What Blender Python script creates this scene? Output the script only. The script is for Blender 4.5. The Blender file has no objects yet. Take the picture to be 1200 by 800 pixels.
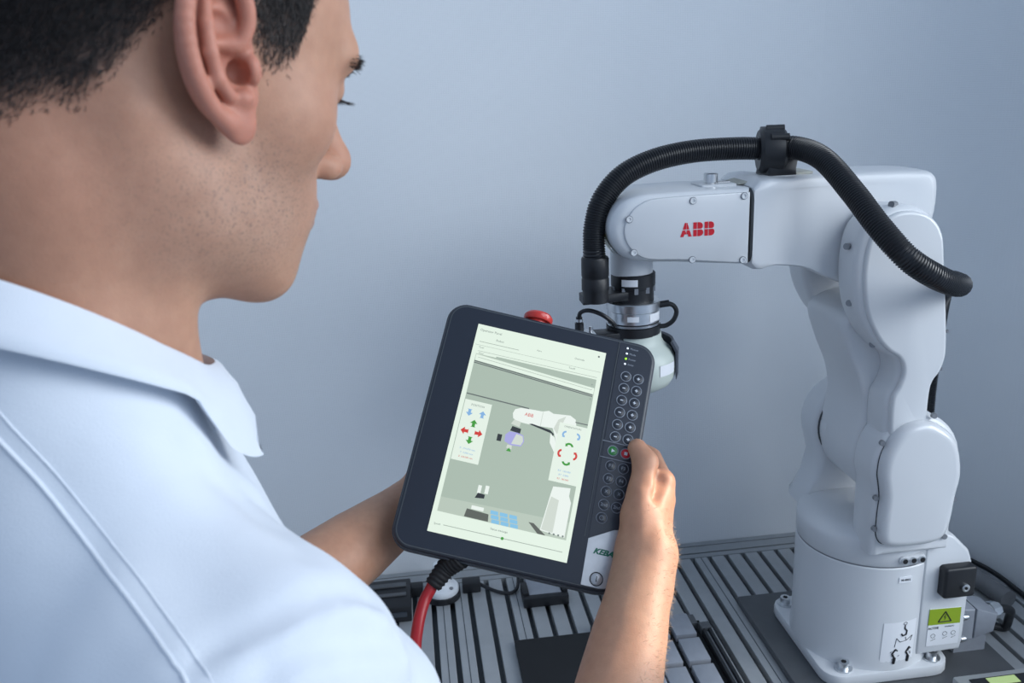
import bpy, bmesh, math, random
import numpy as np
from mathutils import Vector, Matrix
from mathutils.bvhtree import BVHTree
random.seed(7); rng = np.random.default_rng(7)
scene = bpy.context.scene
COL = scene.collection

# ---------------------------------------------------------------- camera
def setup_camera():
    pitch, roll, yaw = math.radians(16.5), math.radians(2.48), math.radians(6.51)
    F = Vector((math.sin(yaw)*math.cos(pitch), math.cos(yaw)*math.cos(pitch), -math.sin(pitch)))
    R = Vector((math.cos(yaw), -math.sin(yaw), 0)); D = F.cross(R)
    c, s = math.cos(roll), math.sin(roll)
    right = c*R + s*D; down = -s*R + c*D
    m = Matrix((right, -down, -F)).transposed().to_4x4(); m.translation = (0, 0, .86)
    cam = bpy.data.cameras.new('camera'); co = bpy.data.objects.new('camera', cam); COL.objects.link(co)
    co.matrix_world = m
    cam.sensor_width = 36; cam.lens = 36*1020/1200; cam.clip_start = .02
    cam.dof.use_dof = True; cam.dof.focus_distance = .95; cam.dof.aperture_fstop = 13
    scene.camera = co
setup_camera()
# ---------------------------------------------------------------- light
w = bpy.data.worlds.new('world'); scene.world = w; w.use_nodes = True
bg = w.node_tree.nodes['Background']; bg.inputs[0].default_value = (.47, .62, .86, 1); bg.inputs[1].default_value = .66
def area(name, loc, target, sx, sy, power, col):
    l = bpy.data.lights.new(name, 'AREA'); l.shape = 'RECTANGLE'; l.size = sx; l.size_y = sy; l.energy = power; l.color = col
    o = bpy.data.objects.new(name, l); COL.objects.link(o); o.location = loc
    o.rotation_euler = (Vector(target)-Vector(loc)).to_track_quat('-Z', 'Y').to_euler(); return o
area('assumed_window_daylight', (2.1, -1.15, 2.2), (.3, 1.0, .6), 1.9, 1.5, 42, (.84, .92, 1.0))  # area lamp for an assumed, unseen window to the right behind the camera
area('assumed_side_window_daylight', (2.5, .2, 1.2), (.2, .7, .6), 1.1, 1.4, 44, (.90, .95, 1.0))  # second area lamp, added for an assumed side window to brighten the cheek
def assumed_sun_spot(loc, target, deg, power, col):   # added narrow warm spot for an assumed patch of sunlight on the right forearm
    l = bpy.data.lights.new('assumed_sunbeam', 'SPOT'); l.energy = power; l.color = col; l.spot_size = math.radians(deg); l.spot_blend = .35; l.shadow_soft_size = .015
    o = bpy.data.objects.new('assumed_sunbeam', l); COL.objects.link(o); o.location = loc; o.rotation_euler = (Vector(target)-Vector(loc)).to_track_quat('-Z', 'Y').to_euler()
assumed_sun_spot((2.2, .90, 1.20), (.205, .69, .43), 4.8, 330, (1, .80, .60))
vs = scene.view_settings; vs.view_transform = 'Standard'; vs.look = 'None'; vs.exposure = 0.0; vs.gamma = 1; vs.use_curve_mapping = False

# ---------------------------------------------------------------- materials
def hexcol(r, g, b): # sRGB 0-255 to linear
    f = lambda v: (v/255/12.92) if v/255 <= .04045 else ((v/255+.055)/1.055)**2.4
    return (f(r), f(g), f(b), 1)
MATS = {}
def mat(name, col, rough=.5, metal=0, noise=0, nscale=40, bump=0, bscale=200, emit=0, sss=0, coat=0, col2=None, spec=None):
    m = bpy.data.materials.new(name); m.use_nodes = True; nt = m.node_tree; b = nt.nodes['Principled BSDF']
    b.inputs['Roughness'].default_value = rough; b.inputs['Metallic'].default_value = metal
    b.inputs['Coat Weight'].default_value = coat
    if spec is not None: b.inputs['Specular IOR Level'].default_value = spec
    tc = nt.nodes.new('ShaderNodeTexCoord')
    n = nt.nodes.new('ShaderNodeTexNoise'); n.inputs['Scale'].default_value = nscale; n.inputs['Detail'].default_value = 4
    nt.links.new(tc.outputs['Object'], n.inputs['Vector'])
    r = nt.nodes.new('ShaderNodeValToRGB')
    c2 = col2 if col2 else tuple(c*(1-noise) for c in col[:3])+(1,)
    r.color_ramp.elements[0].color = c2; r.color_ramp.elements[1].color = col
    r.color_ramp.elements[0].position = .3; r.color_ramp.elements[1].position = .7
    nt.links.new(n.outputs['Fac'], r.inputs['Fac']); nt.links.new(r.outputs['Color'], b.inputs['Base Color'])
    if bump:
        n2 = nt.nodes.new('ShaderNodeTexNoise'); n2.inputs['Scale'].default_value = bscale; n2.inputs['Detail'].default_value = 3
        nt.links.new(tc.outputs['Object'], n2.inputs['Vector'])
        bp = nt.nodes.new('ShaderNodeBump'); bp.inputs['Strength'].default_value = bump; bp.inputs['Distance'].default_value = .001
        nt.links.new(n2.outputs['Fac'], bp.inputs['Height']); nt.links.new(bp.outputs['Normal'], b.inputs['Normal'])
    if emit:
        nt.links.new(r.outputs['Color'], b.inputs['Emission Color']); b.inputs['Emission Strength'].default_value = emit
    if sss:
        b.inputs['Subsurface Weight'].default_value = sss; b.inputs['Subsurface Radius'].default_value = (1, .35, .2); b.inputs['Subsurface Scale'].default_value = .004
    MATS[name] = m; return m
def weave(name, col, rough, scale, strength, dist):
    m = mat(name, col, rough, noise=.05, nscale=3); nt = m.node_tree; b = nt.nodes['Principled BSDF']
    tc = nt.nodes.new('ShaderNodeTexCoord'); hs = []
    for ax in ('X', 'Z'):
        wv = nt.nodes.new('ShaderNodeTexWave'); wv.bands_direction = ax; wv.inputs['Scale'].default_value = scale; wv.inputs['Distortion'].default_value = 1.2
        nt.links.new(tc.outputs['Object'], wv.inputs['Vector']); hs.append(wv)
    ad = nt.nodes.new('ShaderNodeMath'); ad.operation = 'ADD'
    nt.links.new(hs[0].outputs['Fac'], ad.inputs[0]); nt.links.new(hs[1].outputs['Fac'], ad.inputs[1])
    bp = nt.nodes.new('ShaderNodeBump'); bp.inputs['Strength'].default_value = strength; bp.inputs['Distance'].default_value = dist
    nt.links.new(ad.outputs[0], bp.inputs['Height']); nt.links.new(bp.outputs['Normal'], b.inputs['Normal'])
    return m
weave('wall', (.84, .86, .875, 1), .85, 110, .25, .0006)
mat('floor', (.23, .24, .25, 1), .7, noise=.2, nscale=8)
mat('white_paint', (.70, .715, .73, 1), .34, noise=.03, nscale=6, bump=.04, bscale=900, coat=.15)
mat('white_cover', (.66, .675, .69, 1), .25, noise=.02, nscale=6, coat=.25)
mat('seam', (.05, .055, .06, 1), .6)
mat('black_plastic', (.012, .013, .016, 1), .42, noise=.2, nscale=60)
mat('black_hose', (.010, .011, .014, 1), .33, noise=.2, nscale=80)
mat('black_matte', (.010, .011, .013, 1), .75, noise=.3, nscale=30)
mat('steel', (.74, .76, .78, 1), .32, 1, noise=.15, nscale=90)
mat('screw_grey', (.30, .31, .33, 1), .4, .6, noise=.2)
mat('dark_hole', (.01, .01, .012, 1), .8)
mat('aluminium', (.45, .465, .475, 1), .48, .35, noise=.12, nscale=25, bump=.05, bscale=300)
mat('aluminium_edge', (.42, .435, .445, 1), .45, .4, noise=.1, nscale=25)
mat('slot_dark', (.07, .082, .092, 1), .6)
mat('plate_grey', (.115, .122, .13, 1), .45, .3, noise=.15, nscale=20)
mat('block_grey', (.34, .36, .40, 1), .5, .1, noise=.1, nscale=60)
mat('gripper_shell', (.60, .66, .60, 1), .4, noise=.03, nscale=12)
mat('gripper_guard', (.09, .10, .125, 1), .45)
mat('label_white', (.85, .86, .88, 1), .5)
mat('abb_red', hexcol(205, 20, 38), .4)
mat('ink_black', (.015, .015, .018, 1), .6)
mat('warn_green', hexcol(150, 175, 40), .5)
mat('estop_red', hexcol(200, 50, 40), .35, coat=.3)
mat('cable_red', hexcol(168, 26, 34), .38, noise=.1)
mat('tab_housing', (.022, .028, .040, 1), .42, noise=.1, nscale=80)
mat('tab_rim', (.050, .060, .075, 1), .5, noise=.1, nscale=80)
mat('tab_front', (.0165, .0215, .034, 1), .28, noise=.04, nscale=40)
mat('tab_keypad', (.020, .025, .038, 1), .3, noise=.04, nscale=40)
mat('key_ring', (.30, .33, .38, 1), .5)
mat('key_face', (.016, .020, .030, 1), .35)
mat('key_symbol', (.62, .66, .72, 1), .5)
mat('key_dim', (.22, .24, .28, 1), .5)
mat('play_green', hexcol(30, 115, 50), .4)
mat('stop_red', hexcol(190, 30, 45), .4)
mat('tab_silver', (.52, .53, .55, 1), .38, .75, noise=.1, nscale=120)
mat('keba_green', hexcol(20, 105, 80), .5)
mat('led_white', (.8, .85, .9, 1), .4, emit=.5)
mat('led_green', hexcol(150, 230, 40), .4, emit=1.2)
mat('lcd_green', hexcol(172, 192, 128), .4, emit=.25)
mat('skin_dummy', (.5, .4, .3, 1))
# ---------------------------------------------------------------- mesh helpers
def V(*a): return Vector(a)
def box(bm, c, s, rot=None, bev=0):
    r = bmesh.ops.create_cube(bm, size=1); vs_ = r['verts']
    for v in vs_: v.co = Vector((v.co.x*s[0], v.co.y*s[1], v.co.z*s[2]))
    if bev:
        es = list({e for v in vs_ for e in v.link_edges})
        q = bmesh.ops.bevel(bm, geom=es, offset=bev, segments=2, affect='EDGES', profile=.5); 
        vs_ = list({v for f in q['faces'] for v in f.verts} | {v for v in vs_ if v.is_valid})
        seen = set(vs_); st = list(vs_)
        while st:
            v = st.pop()
            for e in v.link_edges:
                o = e.other_vert(v)
                if o not in seen: seen.add(o); st.append(o)
        vs_ = list(seen)
    for v in vs_:
        co = v.co.copy()
        if rot: co = rot @ co
        v.co = co + Vector(c)
def frame_from(d, up=(0, 0, 1)):
    d = Vector(d).normalized(); u = Vector(up)
    if abs(d.dot(u)) > .98: u = Vector((1, 0, 0))
    x = u.cross(d).normalized(); y = d.cross(x); return x, y, d
def tube(bm, pts, rad, n=12, caps=True, up=(0, 0, 1)):
    pts = [Vector(p) for p in pts]; N = len(pts)
    rads = rad if hasattr(rad, '__len__') else [rad]*N
    t0 = (pts[1]-pts[0]).normalized(); x, y, _ = frame_from(t0, up); rings = []
    for i, p in enumerate(pts):
        t = ((pts[min(i+1, N-1)]-pts[i]) if i == 0 else (pts[i]-pts[i-1]) if i == N-1 else (pts[i+1]-pts[i-1]))
        if t.length > 1e-9:
            t.normalize(); x = (x - t*x.dot(t)).normalized(); y = t.cross(x)
        rings.append([bm.verts.new(p + (x*math.cos(2*math.pi*k/n)+y*math.sin(2*math.pi*k/n))*rads[i]) for k in range(n)])
    for a, b in zip(rings, rings[1:]):
        for k in range(n): bm.faces.new((a[k], a[(k+1) % n], b[(k+1) % n], b[k]))
    if caps: bm.faces.new(rings[0][::-1]); bm.faces.new(rings[-1])
def cyl(bm, p0, p1, r0, r1=None, n=24):
    tube(bm, [p0, p1], [r0, r0 if r1 is None else r1], n)
def lathe(bm, prof, o, axis=(0, 0, 1), n=32):  # prof: (r, h) from bottom to top; repeated points keep edges sharp
    x, y, d = frame_from(axis); o = Vector(o); rings = []
    for r, h in prof:
        rings.append([bm.verts.new(o+d*h+(x*math.cos(2*math.pi*k/n)+y*math.sin(2*math.pi*k/n))*max(r, 1e-5)) for k in range(n)])
    for a, b in zip(rings, rings[1:]):
        for k in range(n): bm.faces.new((a[k], a[(k+1) % n], b[(k+1) % n], b[k]))
    bm.faces.new(rings[0][::-1]); bm.faces.new(rings[-1])
def catmull(pts, per=6, closed=False):
    P = [Vector(p) for p in pts]; N = len(P); out = []
    rngi = range(N) if closed else range(N-1)
    for i in rngi:
        p0 = P[(i-1) % N] if closed else P[max(i-1, 0)]; p1 = P[i]; p2 = P[(i+1) % N]; p3 = P[(i+2) % N] if closed else P[min(i+2, N-1)]
        for k in range(per):
            t = k/per
            out.append(.5*((2*p1)+(-p0+p2)*t+(2*p0-5*p1+4*p2-p3)*t*t+(-p0+3*p1-3*p2+p3)*t**3))
    if not closed: out.append(P[-1])
    return out
def resample(pts, step):
    P = [Vector(p) for p in pts]; out = [P[0]]; acc = 0
    for a, b in zip(P, P[1:]):
        L = (b-a).length; s = step-acc
        while s <= L: out.append(a.lerp(b, s/L)); s += step
        acc = (acc+L) % step if L else acc
        acc = L-(s-step)
    return out
def prism(bm, pts, fn, a, b, bev=0, seg=3, bev_b=None):
    """closed outline pts (2D); fn(u, v, w) -> 3D; extruded from w=a (near) to w=b, near rim bevelled by bev"""
    pts = [Vector(p[:2]) for p in pts]
    n = len(pts)
    def inset(d):
        if d == 0: return pts
        out = []
        area2 = sum(pts[i].x*pts[(i+1) % n].y-pts[(i+1) % n].x*pts[i].y for i in range(n)); sg = 1 if area2 > 0 else -1
        for i in range(n):
            t = (pts[(i+1) % n]-pts[i-1]); t = t.normalized() if t.length > 1e-9 else Vector((1, 0))
            out.append(pts[i]+Vector((-t.y, t.x))*d*sg)
        return out
    rows = []
    s = 1 if b > a else -1
    if bev:
        for k in range(seg, 0, -1):
            an = math.pi/2*k/seg; rows.append((inset(bev*(1-math.cos(an))), a+s*bev*(1-math.sin(an))))
    rows.append((pts, a+s*bev)) 
    be = bev if bev_b is None else bev_b
    rows.append((pts, b-s*be))
    if be:
        for k in range(1, seg+1):
            an = math.pi/2*k/seg; rows.append((inset(be*(1-math.cos(an))), b-s*be*(1-math.sin(an))))
    rings = [[bm.verts.new(fn(p.x, p.y, wv)) for p in r] for r, wv in rows]
    for A, B in zip(rings, rings[1:]):
        for i in range(n): bm.faces.new((A[i], A[(i+1) % n], B[(i+1) % n], B[i]))
    bm.faces.new(rings[0][::-1]); bm.faces.new(rings[-1])
XZ = lambda u, v, w: Vector((u, w, v))
XY = lambda u, v, w: Vector((u, v, w))
def rrect(x0, y0, x1, y1, r, seg=6):
    out = []
    for cx, cy, a0 in ((x1-r, y1-r, 0), (x0+r, y1-r, 90), (x0+r, y0+r, 180), (x1-r, y0+r, 270)):
        for k in range(seg+1):
            a = math.radians(a0+90*k/seg); out.append((cx+r*math.cos(a), cy+r*math.sin(a)))
    return out
def circ(cx, cy, r, n=24, r2=None): return [(cx+r*math.cos(2*math.pi*k/n), cy+(r2 or r)*math.sin(2*math.pi*k/n)) for k in range(n)]
def text_bm(bm, body, size, fn, align='CENTER', depth=.0002, bold=0, shear=0):
    c = bpy.data.curves.new('t', 'FONT'); c.body = body; c.size = size; c.align_x = align; c.align_y = 'CENTER'; c.extrude = depth; c.offset = bold; c.shear = shear; c.resolution_u = 2
    o = bpy.data.objects.new('t', c); COL.objects.link(o)
    dg = bpy.context.evaluated_depsgraph_get(); me = bpy.data.meshes.new_from_object(o.evaluated_get(dg))
    bpy.data.objects.remove(o); bpy.data.curves.remove(c)
    vs_ = [bm.verts.new(fn(v.co.x, v.co.y, v.co.z)) for v in me.vertices]
    for p in me.polygons:
        try: bm.faces.new([vs_[i] for i in p.vertices])
        except ValueError: pass
    bpy.data.meshes.remove(me)
def root_loc(o):
    while o.parent: o = o.parent
    return o.location.copy()
def obj(name, bm, m, parent=None, smooth=35, local=False, origin=None):
    """link one mesh object; with a parent, vertices are given in world space unless local"""
    bmesh.ops.recalc_face_normals(bm, faces=bm.faces)
    me = bpy.data.meshes.new(name)
    if origin is not None:
        for v in bm.verts: v.co -= Vector(origin)
    elif parent and not local:
        L = root_loc(parent)
        for v in bm.verts: v.co -= L
    bm.to_mesh(me); bm.free()
    for mm in (m if isinstance(m, (list, tuple)) else [m]): me.materials.append(MATS[mm])
    o = bpy.data.objects.new(name, me); COL.objects.link(o)
    if origin is not None: o.location = origin
    if parent: o.parent = parent
    if smooth:
        for p in me.polygons: p.use_smooth = True
        try: me.set_sharp_from_angle(angle=math.radians(smooth))
        except Exception: pass
    return o
def B(): return bmesh.new()
def part(name, m, parent, build, smooth=35, local=False):
    bm = B(); build(bm); return obj(name, bm, m, parent, smooth, local)
def tag(o, label, cat, group=None):
    o['label'] = label; o['category'] = cat
    if group: o['group'] = group
    return o
def thing(name, label, cat, loc, group=None):
    o = bpy.data.objects.new(name, None); COL.objects.link(o); o.location = loc; o.empty_display_size = .05
    return tag(o, label, cat, group)
def structure(name, bm, m, smooth=0):
    o = obj(name, bm, m, None, smooth); o['kind'] = 'structure'; return o
def copy_part(src, parent, offset=(0, 0, 0)):
    c = src.copy(); COL.objects.link(c); c.parent = parent; c.location = Vector(src.location)+Vector(offset); return c

# ---------------------------------------------------------------- the room
WY = 1.445; WX = 1.005; RC = .30; FL = -.75; TOPZ = 2.0
bm = B(); box(bm, (-.6, WY+.05, (FL+TOPZ)/2), (2*(WX-RC+.6), .1, TOPZ-FL)); structure('wall_back', bm, 'wall')
# short right wall with a coved inner corner; beyond it the room is assumed open to the daylight
W1 = .93
arc = [(WX-RC+RC*math.cos(a), WY-RC+RC*math.sin(a)) for a in [math.pi/2*k/14 for k in range(0, 15)]]
bm = B()
prism(bm, [(WX, W1)] + arc + [(WX-RC, WY+.1), (WX+.1, WY+.1), (WX+.1, W1)], XY, FL, TOPZ)
structure('wall_right', bm, 'wall', 30)
# added low wall and frame of an assumed big window, out of the picture to the right
bm = B(); box(bm, (WX+.05, (W1-1.6)/2, (FL-.05)/2), (.1, W1+1.6, -.05-FL)); structure('wall_window_side', bm, 'wall')
bm = B()
for y in (-1.57, W1-.03): box(bm, (WX+.05, y, 1.0), (.06, .06, 2.1))
box(bm, (WX+.05, (W1-1.6)/2, -.02), (.06, W1+1.48, .06))
structure('assumed_window_1', bm, 'white_paint')
bm = B(); box(bm, (-.5, -.1, FL-.05), (3.4, 3.4, .1)); structure('floor', bm, 'floor')
# ---------------------------------------------------------------- table of slotted aluminium profiles
tb = thing('worktable', 'grey slotted aluminium profile worktable under the robot', 'table', (.2, 1.05, FL))
PITCH, GAP = .0322, .0085; YB, YF = 1.388, .70
x0s = -.009+.0042   # slot centre reference
ribs = []
def rib_bm(width):
    bm = B(); prism(bm, rrect(-width/2, -.016, width/2, 0, .0012, 2), lambda u, v, w_: Vector((u, w_, v)), YF, YB); return bm
k0, k1 = -20, 31
rib_me = None
for k in range(k0, k1):
    xc = x0s + (k+.5)*PITCH
    if xc > WX-.04: break
    if rib_me is None:
        bm = rib_bm(PITCH-GAP); o = obj('rib', bm, 'aluminium', None, 0); rib_me = o.data
    else:
        o = bpy.data.objects.new('rib', rib_me); COL.objects.link(o)
    o.parent = tb; o.location = Vector((xc, 0, 0))-tb.location
XR = x0s+(k)*PITCH; XL = x0s+k0*PITCH
part('slot_bed', 'slot_dark', tb, lambda bm: box(bm, ((XL+XR)/2, (YF+YB)/2, -.024), (XR-XL, YB-YF, .016)), 0)
def seams(bm):   # thin joint lines between neighbouring profiles, on some ribs
    for kk in (0, 1, 4, 11, 15): box(bm, (x0s+(kk+.5)*PITCH, (YF+YB)/2, -.0002), (.0014, YB-YF, .0012))
part('profile_joint', 'slot_dark', tb, seams, 0)
def rail(bm):
    prism(bm, [(1.39, -.05), (1.39, 0), (1.402, 0), (1.402, -.005), (1.406, -.005), (1.406, 0), (1.428, 0), (1.428, -.004), (1.431, -.004), (1.431, 0), (1.443, 0), (1.443, -.05)], lambda u, v, w_: Vector((w_, u, v)), XL, XR-.01)
part('back_rail', 'aluminium_edge', tb, rail, 0)
part('rail_groove', 'slot_dark', tb, lambda bm: box(bm, ((XL+XR)/2, 1.404, -.0062), (XR-XL-.02, .004, .004)), 0)
part('side_rail', 'aluminium', tb, lambda bm: box(bm, (XR+.012, (YF+1.2)/2, -.02), (.02, 1.2-YF, .04), None, .003), 0)
part('frame_beam', 'aluminium', tb, lambda bm: box(bm, ((XL+XR)/2, YF+.03, -.055), (XR-XL, .045, .045)), 0)
part('frame_beam', 'aluminium', tb, lambda bm: box(bm, ((XL+XR)/2, YB-.03, -.055), (XR-XL, .045, .045)), 0)
for lx in (XL+.03, XR-.03):
    for ly in (YF+.03, YB-.03): part('leg', 'aluminium', tb, lambda bm: box(bm, (lx, ly, (FL-.0775)/2), (.045, .045, -.0775-FL)), 0)

# ---------------------------------------------------------------- robot mounting plate
mp = tag(part('mounting_plate', 'plate_grey', None, lambda bm: prism(bm, rrect(.505, .93, .83, 1.237, .004), XY, 0, .012, .001, 1)), 'dark grey steel plate bolted under the white robot', 'plate')

# ---------------------------------------------------------------- robot
RX, RY = .642, 1.092
rb = thing('robot_arm', 'white six-axis robot arm with red lettering and black hose, bolted to the table', 'robot arm', (RX, RY, .012))
fp = rrect(RX-.098, .99, RX+.094, 1.198, .028, 4)
foot = part('base_foot', 'white_paint', rb, lambda bm: prism(bm, fp, XY, .012, .03, .003, 2))
for bx_, by_ in ((.576, 1.008), (.711, 1.008), (.563, 1.177), (.715, 1.177)):
    b1 = part('bolt', 'steel', foot, lambda bm: (cyl(bm, (bx_, by_, .03), (bx_, by_, .0325), .0125, n=20), cyl(bm, (bx_, by_, .0325), (bx_, by_, .042), .0078, n=16)))
    part('hex_socket', 'dark_hole', foot, lambda bm: cyl(bm, (bx_, by_, .0421), (bx_, by_, .0424), .004, n=6))
def base_body(bm):
    lathe(bm, [(.1005, 0), (.1005, .001), (.0985, .02), (.0985, .163), (.0985, .163), (.097, .165)], (RX, RY, .03), n=64)
body = part('base_body', 'white_paint', rb, base_body, 30)
mat('seam_grey', (.20, .21, .225, 1), .6)
part('base_seam', 'seam_grey', rb, lambda bm: lathe(bm, [(.0976, 0), (.0976, .0016)], (RX, RY, .1949), n=64))
# turret: ring, sloping deck and the two fork arms of the shoulder
def turret(bm):
    lathe(bm, [(.0972, 0), (.0988, .002), (.0988, .028), (.0985, .033), (.096, .038), (.09, .043), (.075, .049), (.03, .052)], (RX, RY, .1965), n=64)
tur = part('turret', 'white_paint', rb, turret, 50)
def arch(cx, cz, r, zb, x0, x1, n=16):   # rounded-top outline
    return [(x0, zb), (x1, zb)] + [(cx+r*math.cos(math.pi*k/n), cz+r*math.sin(math.pi*k/n)) for k in range(n+1)]
SX, SZ, EX, EZ = .643, .352, .597, .642
near_arm = [(.588, .225), (.605, .222), (.70, .222), (.703, .25)] + [(SX+.0012+.062*math.cos(math.radians(a)), SZ+.072*math.sin(math.radians(a))) for a in range(-25, 206, 12)] + [(.587, .30)]
part('shoulder_fork', 'white_paint', tur, lambda bm: prism(bm, near_arm, XZ, .983, 1.04, .010, 4))
far_arm = [(.565, .222), (.70, .222), (.70, .28)] + [(SX-.004+.062*math.cos(math.radians(a)), SZ+.066*math.sin(math.radians(a))) for a in range(-20, 201, 12)] + [(.588, .30), (.580, .265)]
part('shoulder_fork', 'white_paint', tur, lambda bm: prism(bm, far_arm, XZ, 1.142, 1.196, .012, 4))
# smooth shoulder cover on the near fork
cov = catmull([(.606, .243), (.640, .2395), (.676, .243), (.692, .262), (.6975, .31), (.701, .345), (.690, .388), (.665, .412), (.637, .4195), (.609, .408), (.592, .38), (.588, .352), (.5905, .335), (.5935, .315), (.5925, .285), (.594, .256)], 4, True)
cv = part('shoulder_cover', 'white_cover', tur, lambda bm: prism(bm, cov, XZ, .968, .984, .0125, 6, 0))
part('cover_gasket', 'seam', tur, lambda bm: prism(bm, [(p.x-.0006, p.y-.0013) for p in cov], XZ, .9825, .9842))
for sx_, sz_ in ((.5925, .392), (.590, .3135), (.5915, .268), (.661, .424), (.702, .30), (.694, .245)):
    sc = part('screw', 'screw_grey', tur, lambda bm: cyl(bm, (sx_-.002, .984, sz_), (sx_-.002, .9795, sz_), .0038, n=12))
# three air ports and tiny tags
def ports(bm):
    prism(bm, rrect(.6365, .2, .676, .2145, .007, 4), XZ, .9905, 1.0, .002, 2)
part('port_plate', 'white_paint', tur, ports)
for k in range(3):
    part('air_port', 'steel', tur, lambda bm: lathe(bm, [(.0050, 0), (.0050, .002), (.0036, .002), (.0036, .0005)], (.6437+.0126*k, .9903, .2076), (0, -1, 0), 16))
    part('port_hole', 'dark_hole', tur, lambda bm: cyl(bm, (.6437+.0126*k, .9884, .2076), (.6437+.0126*k, .9879, .2076), .0036, n=14))
part('number_tag', 'label_white', body, lambda bm: prism(bm, rrect(.640, .176-.0045, .659, .176+.0045, .001, 2), XZ, .9925, .994))
def cyl_map(u, v, w_):    # wraps a flat label around the round base body; u is arc length
    a = -math.pi/2 + u/.0987; r = .0987+w_
    return Vector((RX+r*math.cos(a), RY+r*math.sin(a), v))
part('number_tag_print', 'ink_black', body, lambda bm: text_bm(bm, '90-4013', .0042, lambda x, y, z: Vector((.6495+x, .9922+z, .176+y))))
# lifting instruction sticker
def sticker(bm):
    n = 8
    for i in range(n):
        a, b_ = -.0175+.052*i/n-.002, -.0175+.052*(i+1)/n-.002
        f_ = [bm.verts.new(cyl_map(a, .034, .0004)), bm.verts.new(cyl_map(b_, .034, .0004)), bm.verts.new(cyl_map(b_+.002, .108, .0004)), bm.verts.new(cyl_map(a+.002, .108, .0004))]
        bm.faces.new(f_)
    bmesh.ops.remove_doubles(bm, verts=bm.verts, dist=1e-5)
st = part('lifting_sticker', 'label_white', body, sticker)
def sticker_print(bm):
    f2 = lambda x, y, z: cyl_map(.0125+x, .072+y, .0007+z*.2)
    tube(bm, [f2(.0015, .025, 0), f2(.0055, .020, 0), f2(.0045, .014, 0), f2(-.001, .013, 0), f2(-.003, .0165, 0)], .0012, 6)   # crane hook
    tube(bm, [f2(.0015, .025, 0), f2(.002, .030, 0)], .0009, 6)
    tube(bm, catmull([f2(.002+.003*math.cos(a), .0325+.0022*math.sin(a), 0) for a in (0, 1.57, 3.14, 4.71)], 4, True), .0004, 4)
    for a, b_ in (((-.010, .010), (-.004, .003)), ((-.004, .003), (.006, .004)), ((.006, .004), (.016, .010)), ((.004, .010), (.006, .004)), ((-.010, .010), (-.012, -.004)), ((.013, .002), (.016, .010))):
        tube(bm, [f2(*a, 0), f2(*b_, 0)], .00045, 4)
    rr = random.Random(3)
    for cx_, cy_ in ((-.012, -.018), (.010, -.018)):     # two little robot silhouettes
        P_ = [(cx_, cy_-.013), (cx_+.001, cy_-.004), (cx_-.003, cy_+.003), (cx_+.002, cy_+.010), (cx_+.005, cy_+.007)]
        for a, b_, r_ in zip(P_, P_[1:], (.0022, .0014, .0012, .0009)): tube(bm, [f2(*a, 0), f2(*b_, 0)], r_, 6)
        for _ in range(6):
            x_, y_ = cx_+rr.uniform(-.006, .006), cy_+rr.uniform(-.012, .008); tube(bm, [f2(x_, y_, 0), f2(x_+.002, y_+.002, 0)], .0004, 4)
part('sticker_print', 'ink_black', st, sticker_print)
# rear connector housing
rear_out = [(.68, .045), (.748, .045), (.752, .06), (.753, .188), (.746, .207), (.722, .232), (.68, .245)]
rear = part('rear_housing', 'white_paint', rb, lambda bm: prism(bm, rear_out, XZ, 1.0, 1.185, .005, 3))
blk = part('switch_cover', 'black_plastic', rear, lambda bm: prism(bm, rrect(.7035, .142, .7515, .1895, .005, 4), XZ, .985, 1.0, .004, 3, 0))
part('lock', 'steel', blk, lambda bm: lathe(bm, [(.0058, 0), (.0058, .003), (.004, .0034), (.004, .003)], (.7343, .985, .159), (0, -1, 0), 20))
part('keyhole', 'dark_hole', blk, lambda bm: cyl(bm, (.7343, .9818, .159), (.7343, .9812, .159), .0022, n=12))
wl = part('warning_label', 'label_white', rear, lambda bm: prism(bm, [(.695, .0575), (.744, .0575), (.7435, .117), (.6955, .1185)], XZ, .9992, 1.0004))
part('warning_band', 'warn_green', wl, lambda bm: prism(bm, [(.695, .0925), (.7435, .0915), (.7432, .117), (.6955, .1185)], XZ, .9988, 1.0002))
def tri_print(bm):
    f2 = lambda x, y: Vector((.7195+x, .9986, .1005+y))
    t_ = [f2(0, .0125), f2(-.010, -.004), f2(.010, -.004)]
    for a, b_ in zip(t_, t_[1:]+t_[:1]): tube(bm, [a, b_], .0008, 6)
    z_ = [f2(.001, .008), f2(-.0015, .003), f2(.001, .0035), f2(-.0005, -.001)]
    for a, b_ in zip(z_, z_[1:]): tube(bm, [a, b_], .0005, 5)
    text_bm(bm, 'ACTIVE', .0048, lambda x, y, z: Vector((.7035+x, .9990+z*.3, .0865+y)), bold=.0001)
    for cx_, cy_ in ((.704, .074), (.722, .076), (.735, .076)):
        tube(bm, catmull([Vector((cx_+.0035*math.cos(a), .9990, cy_+.0035*math.sin(a))) for a in (0, 1.57, 3.14, 4.71)], 4, True), .0003, 4)
        tube(bm, [Vector((cx_-.003, .999, cy_-.008)), Vector((cx_+.004, .999, cy_-.005))], .0003, 4)
    text_bm(bm, 'WARNING', .003, lambda x, y, z: Vector((.728+x, .9990+z*.3, .0875+y)))
part('warning_print', 'ink_black', wl, tri_print)

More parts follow.
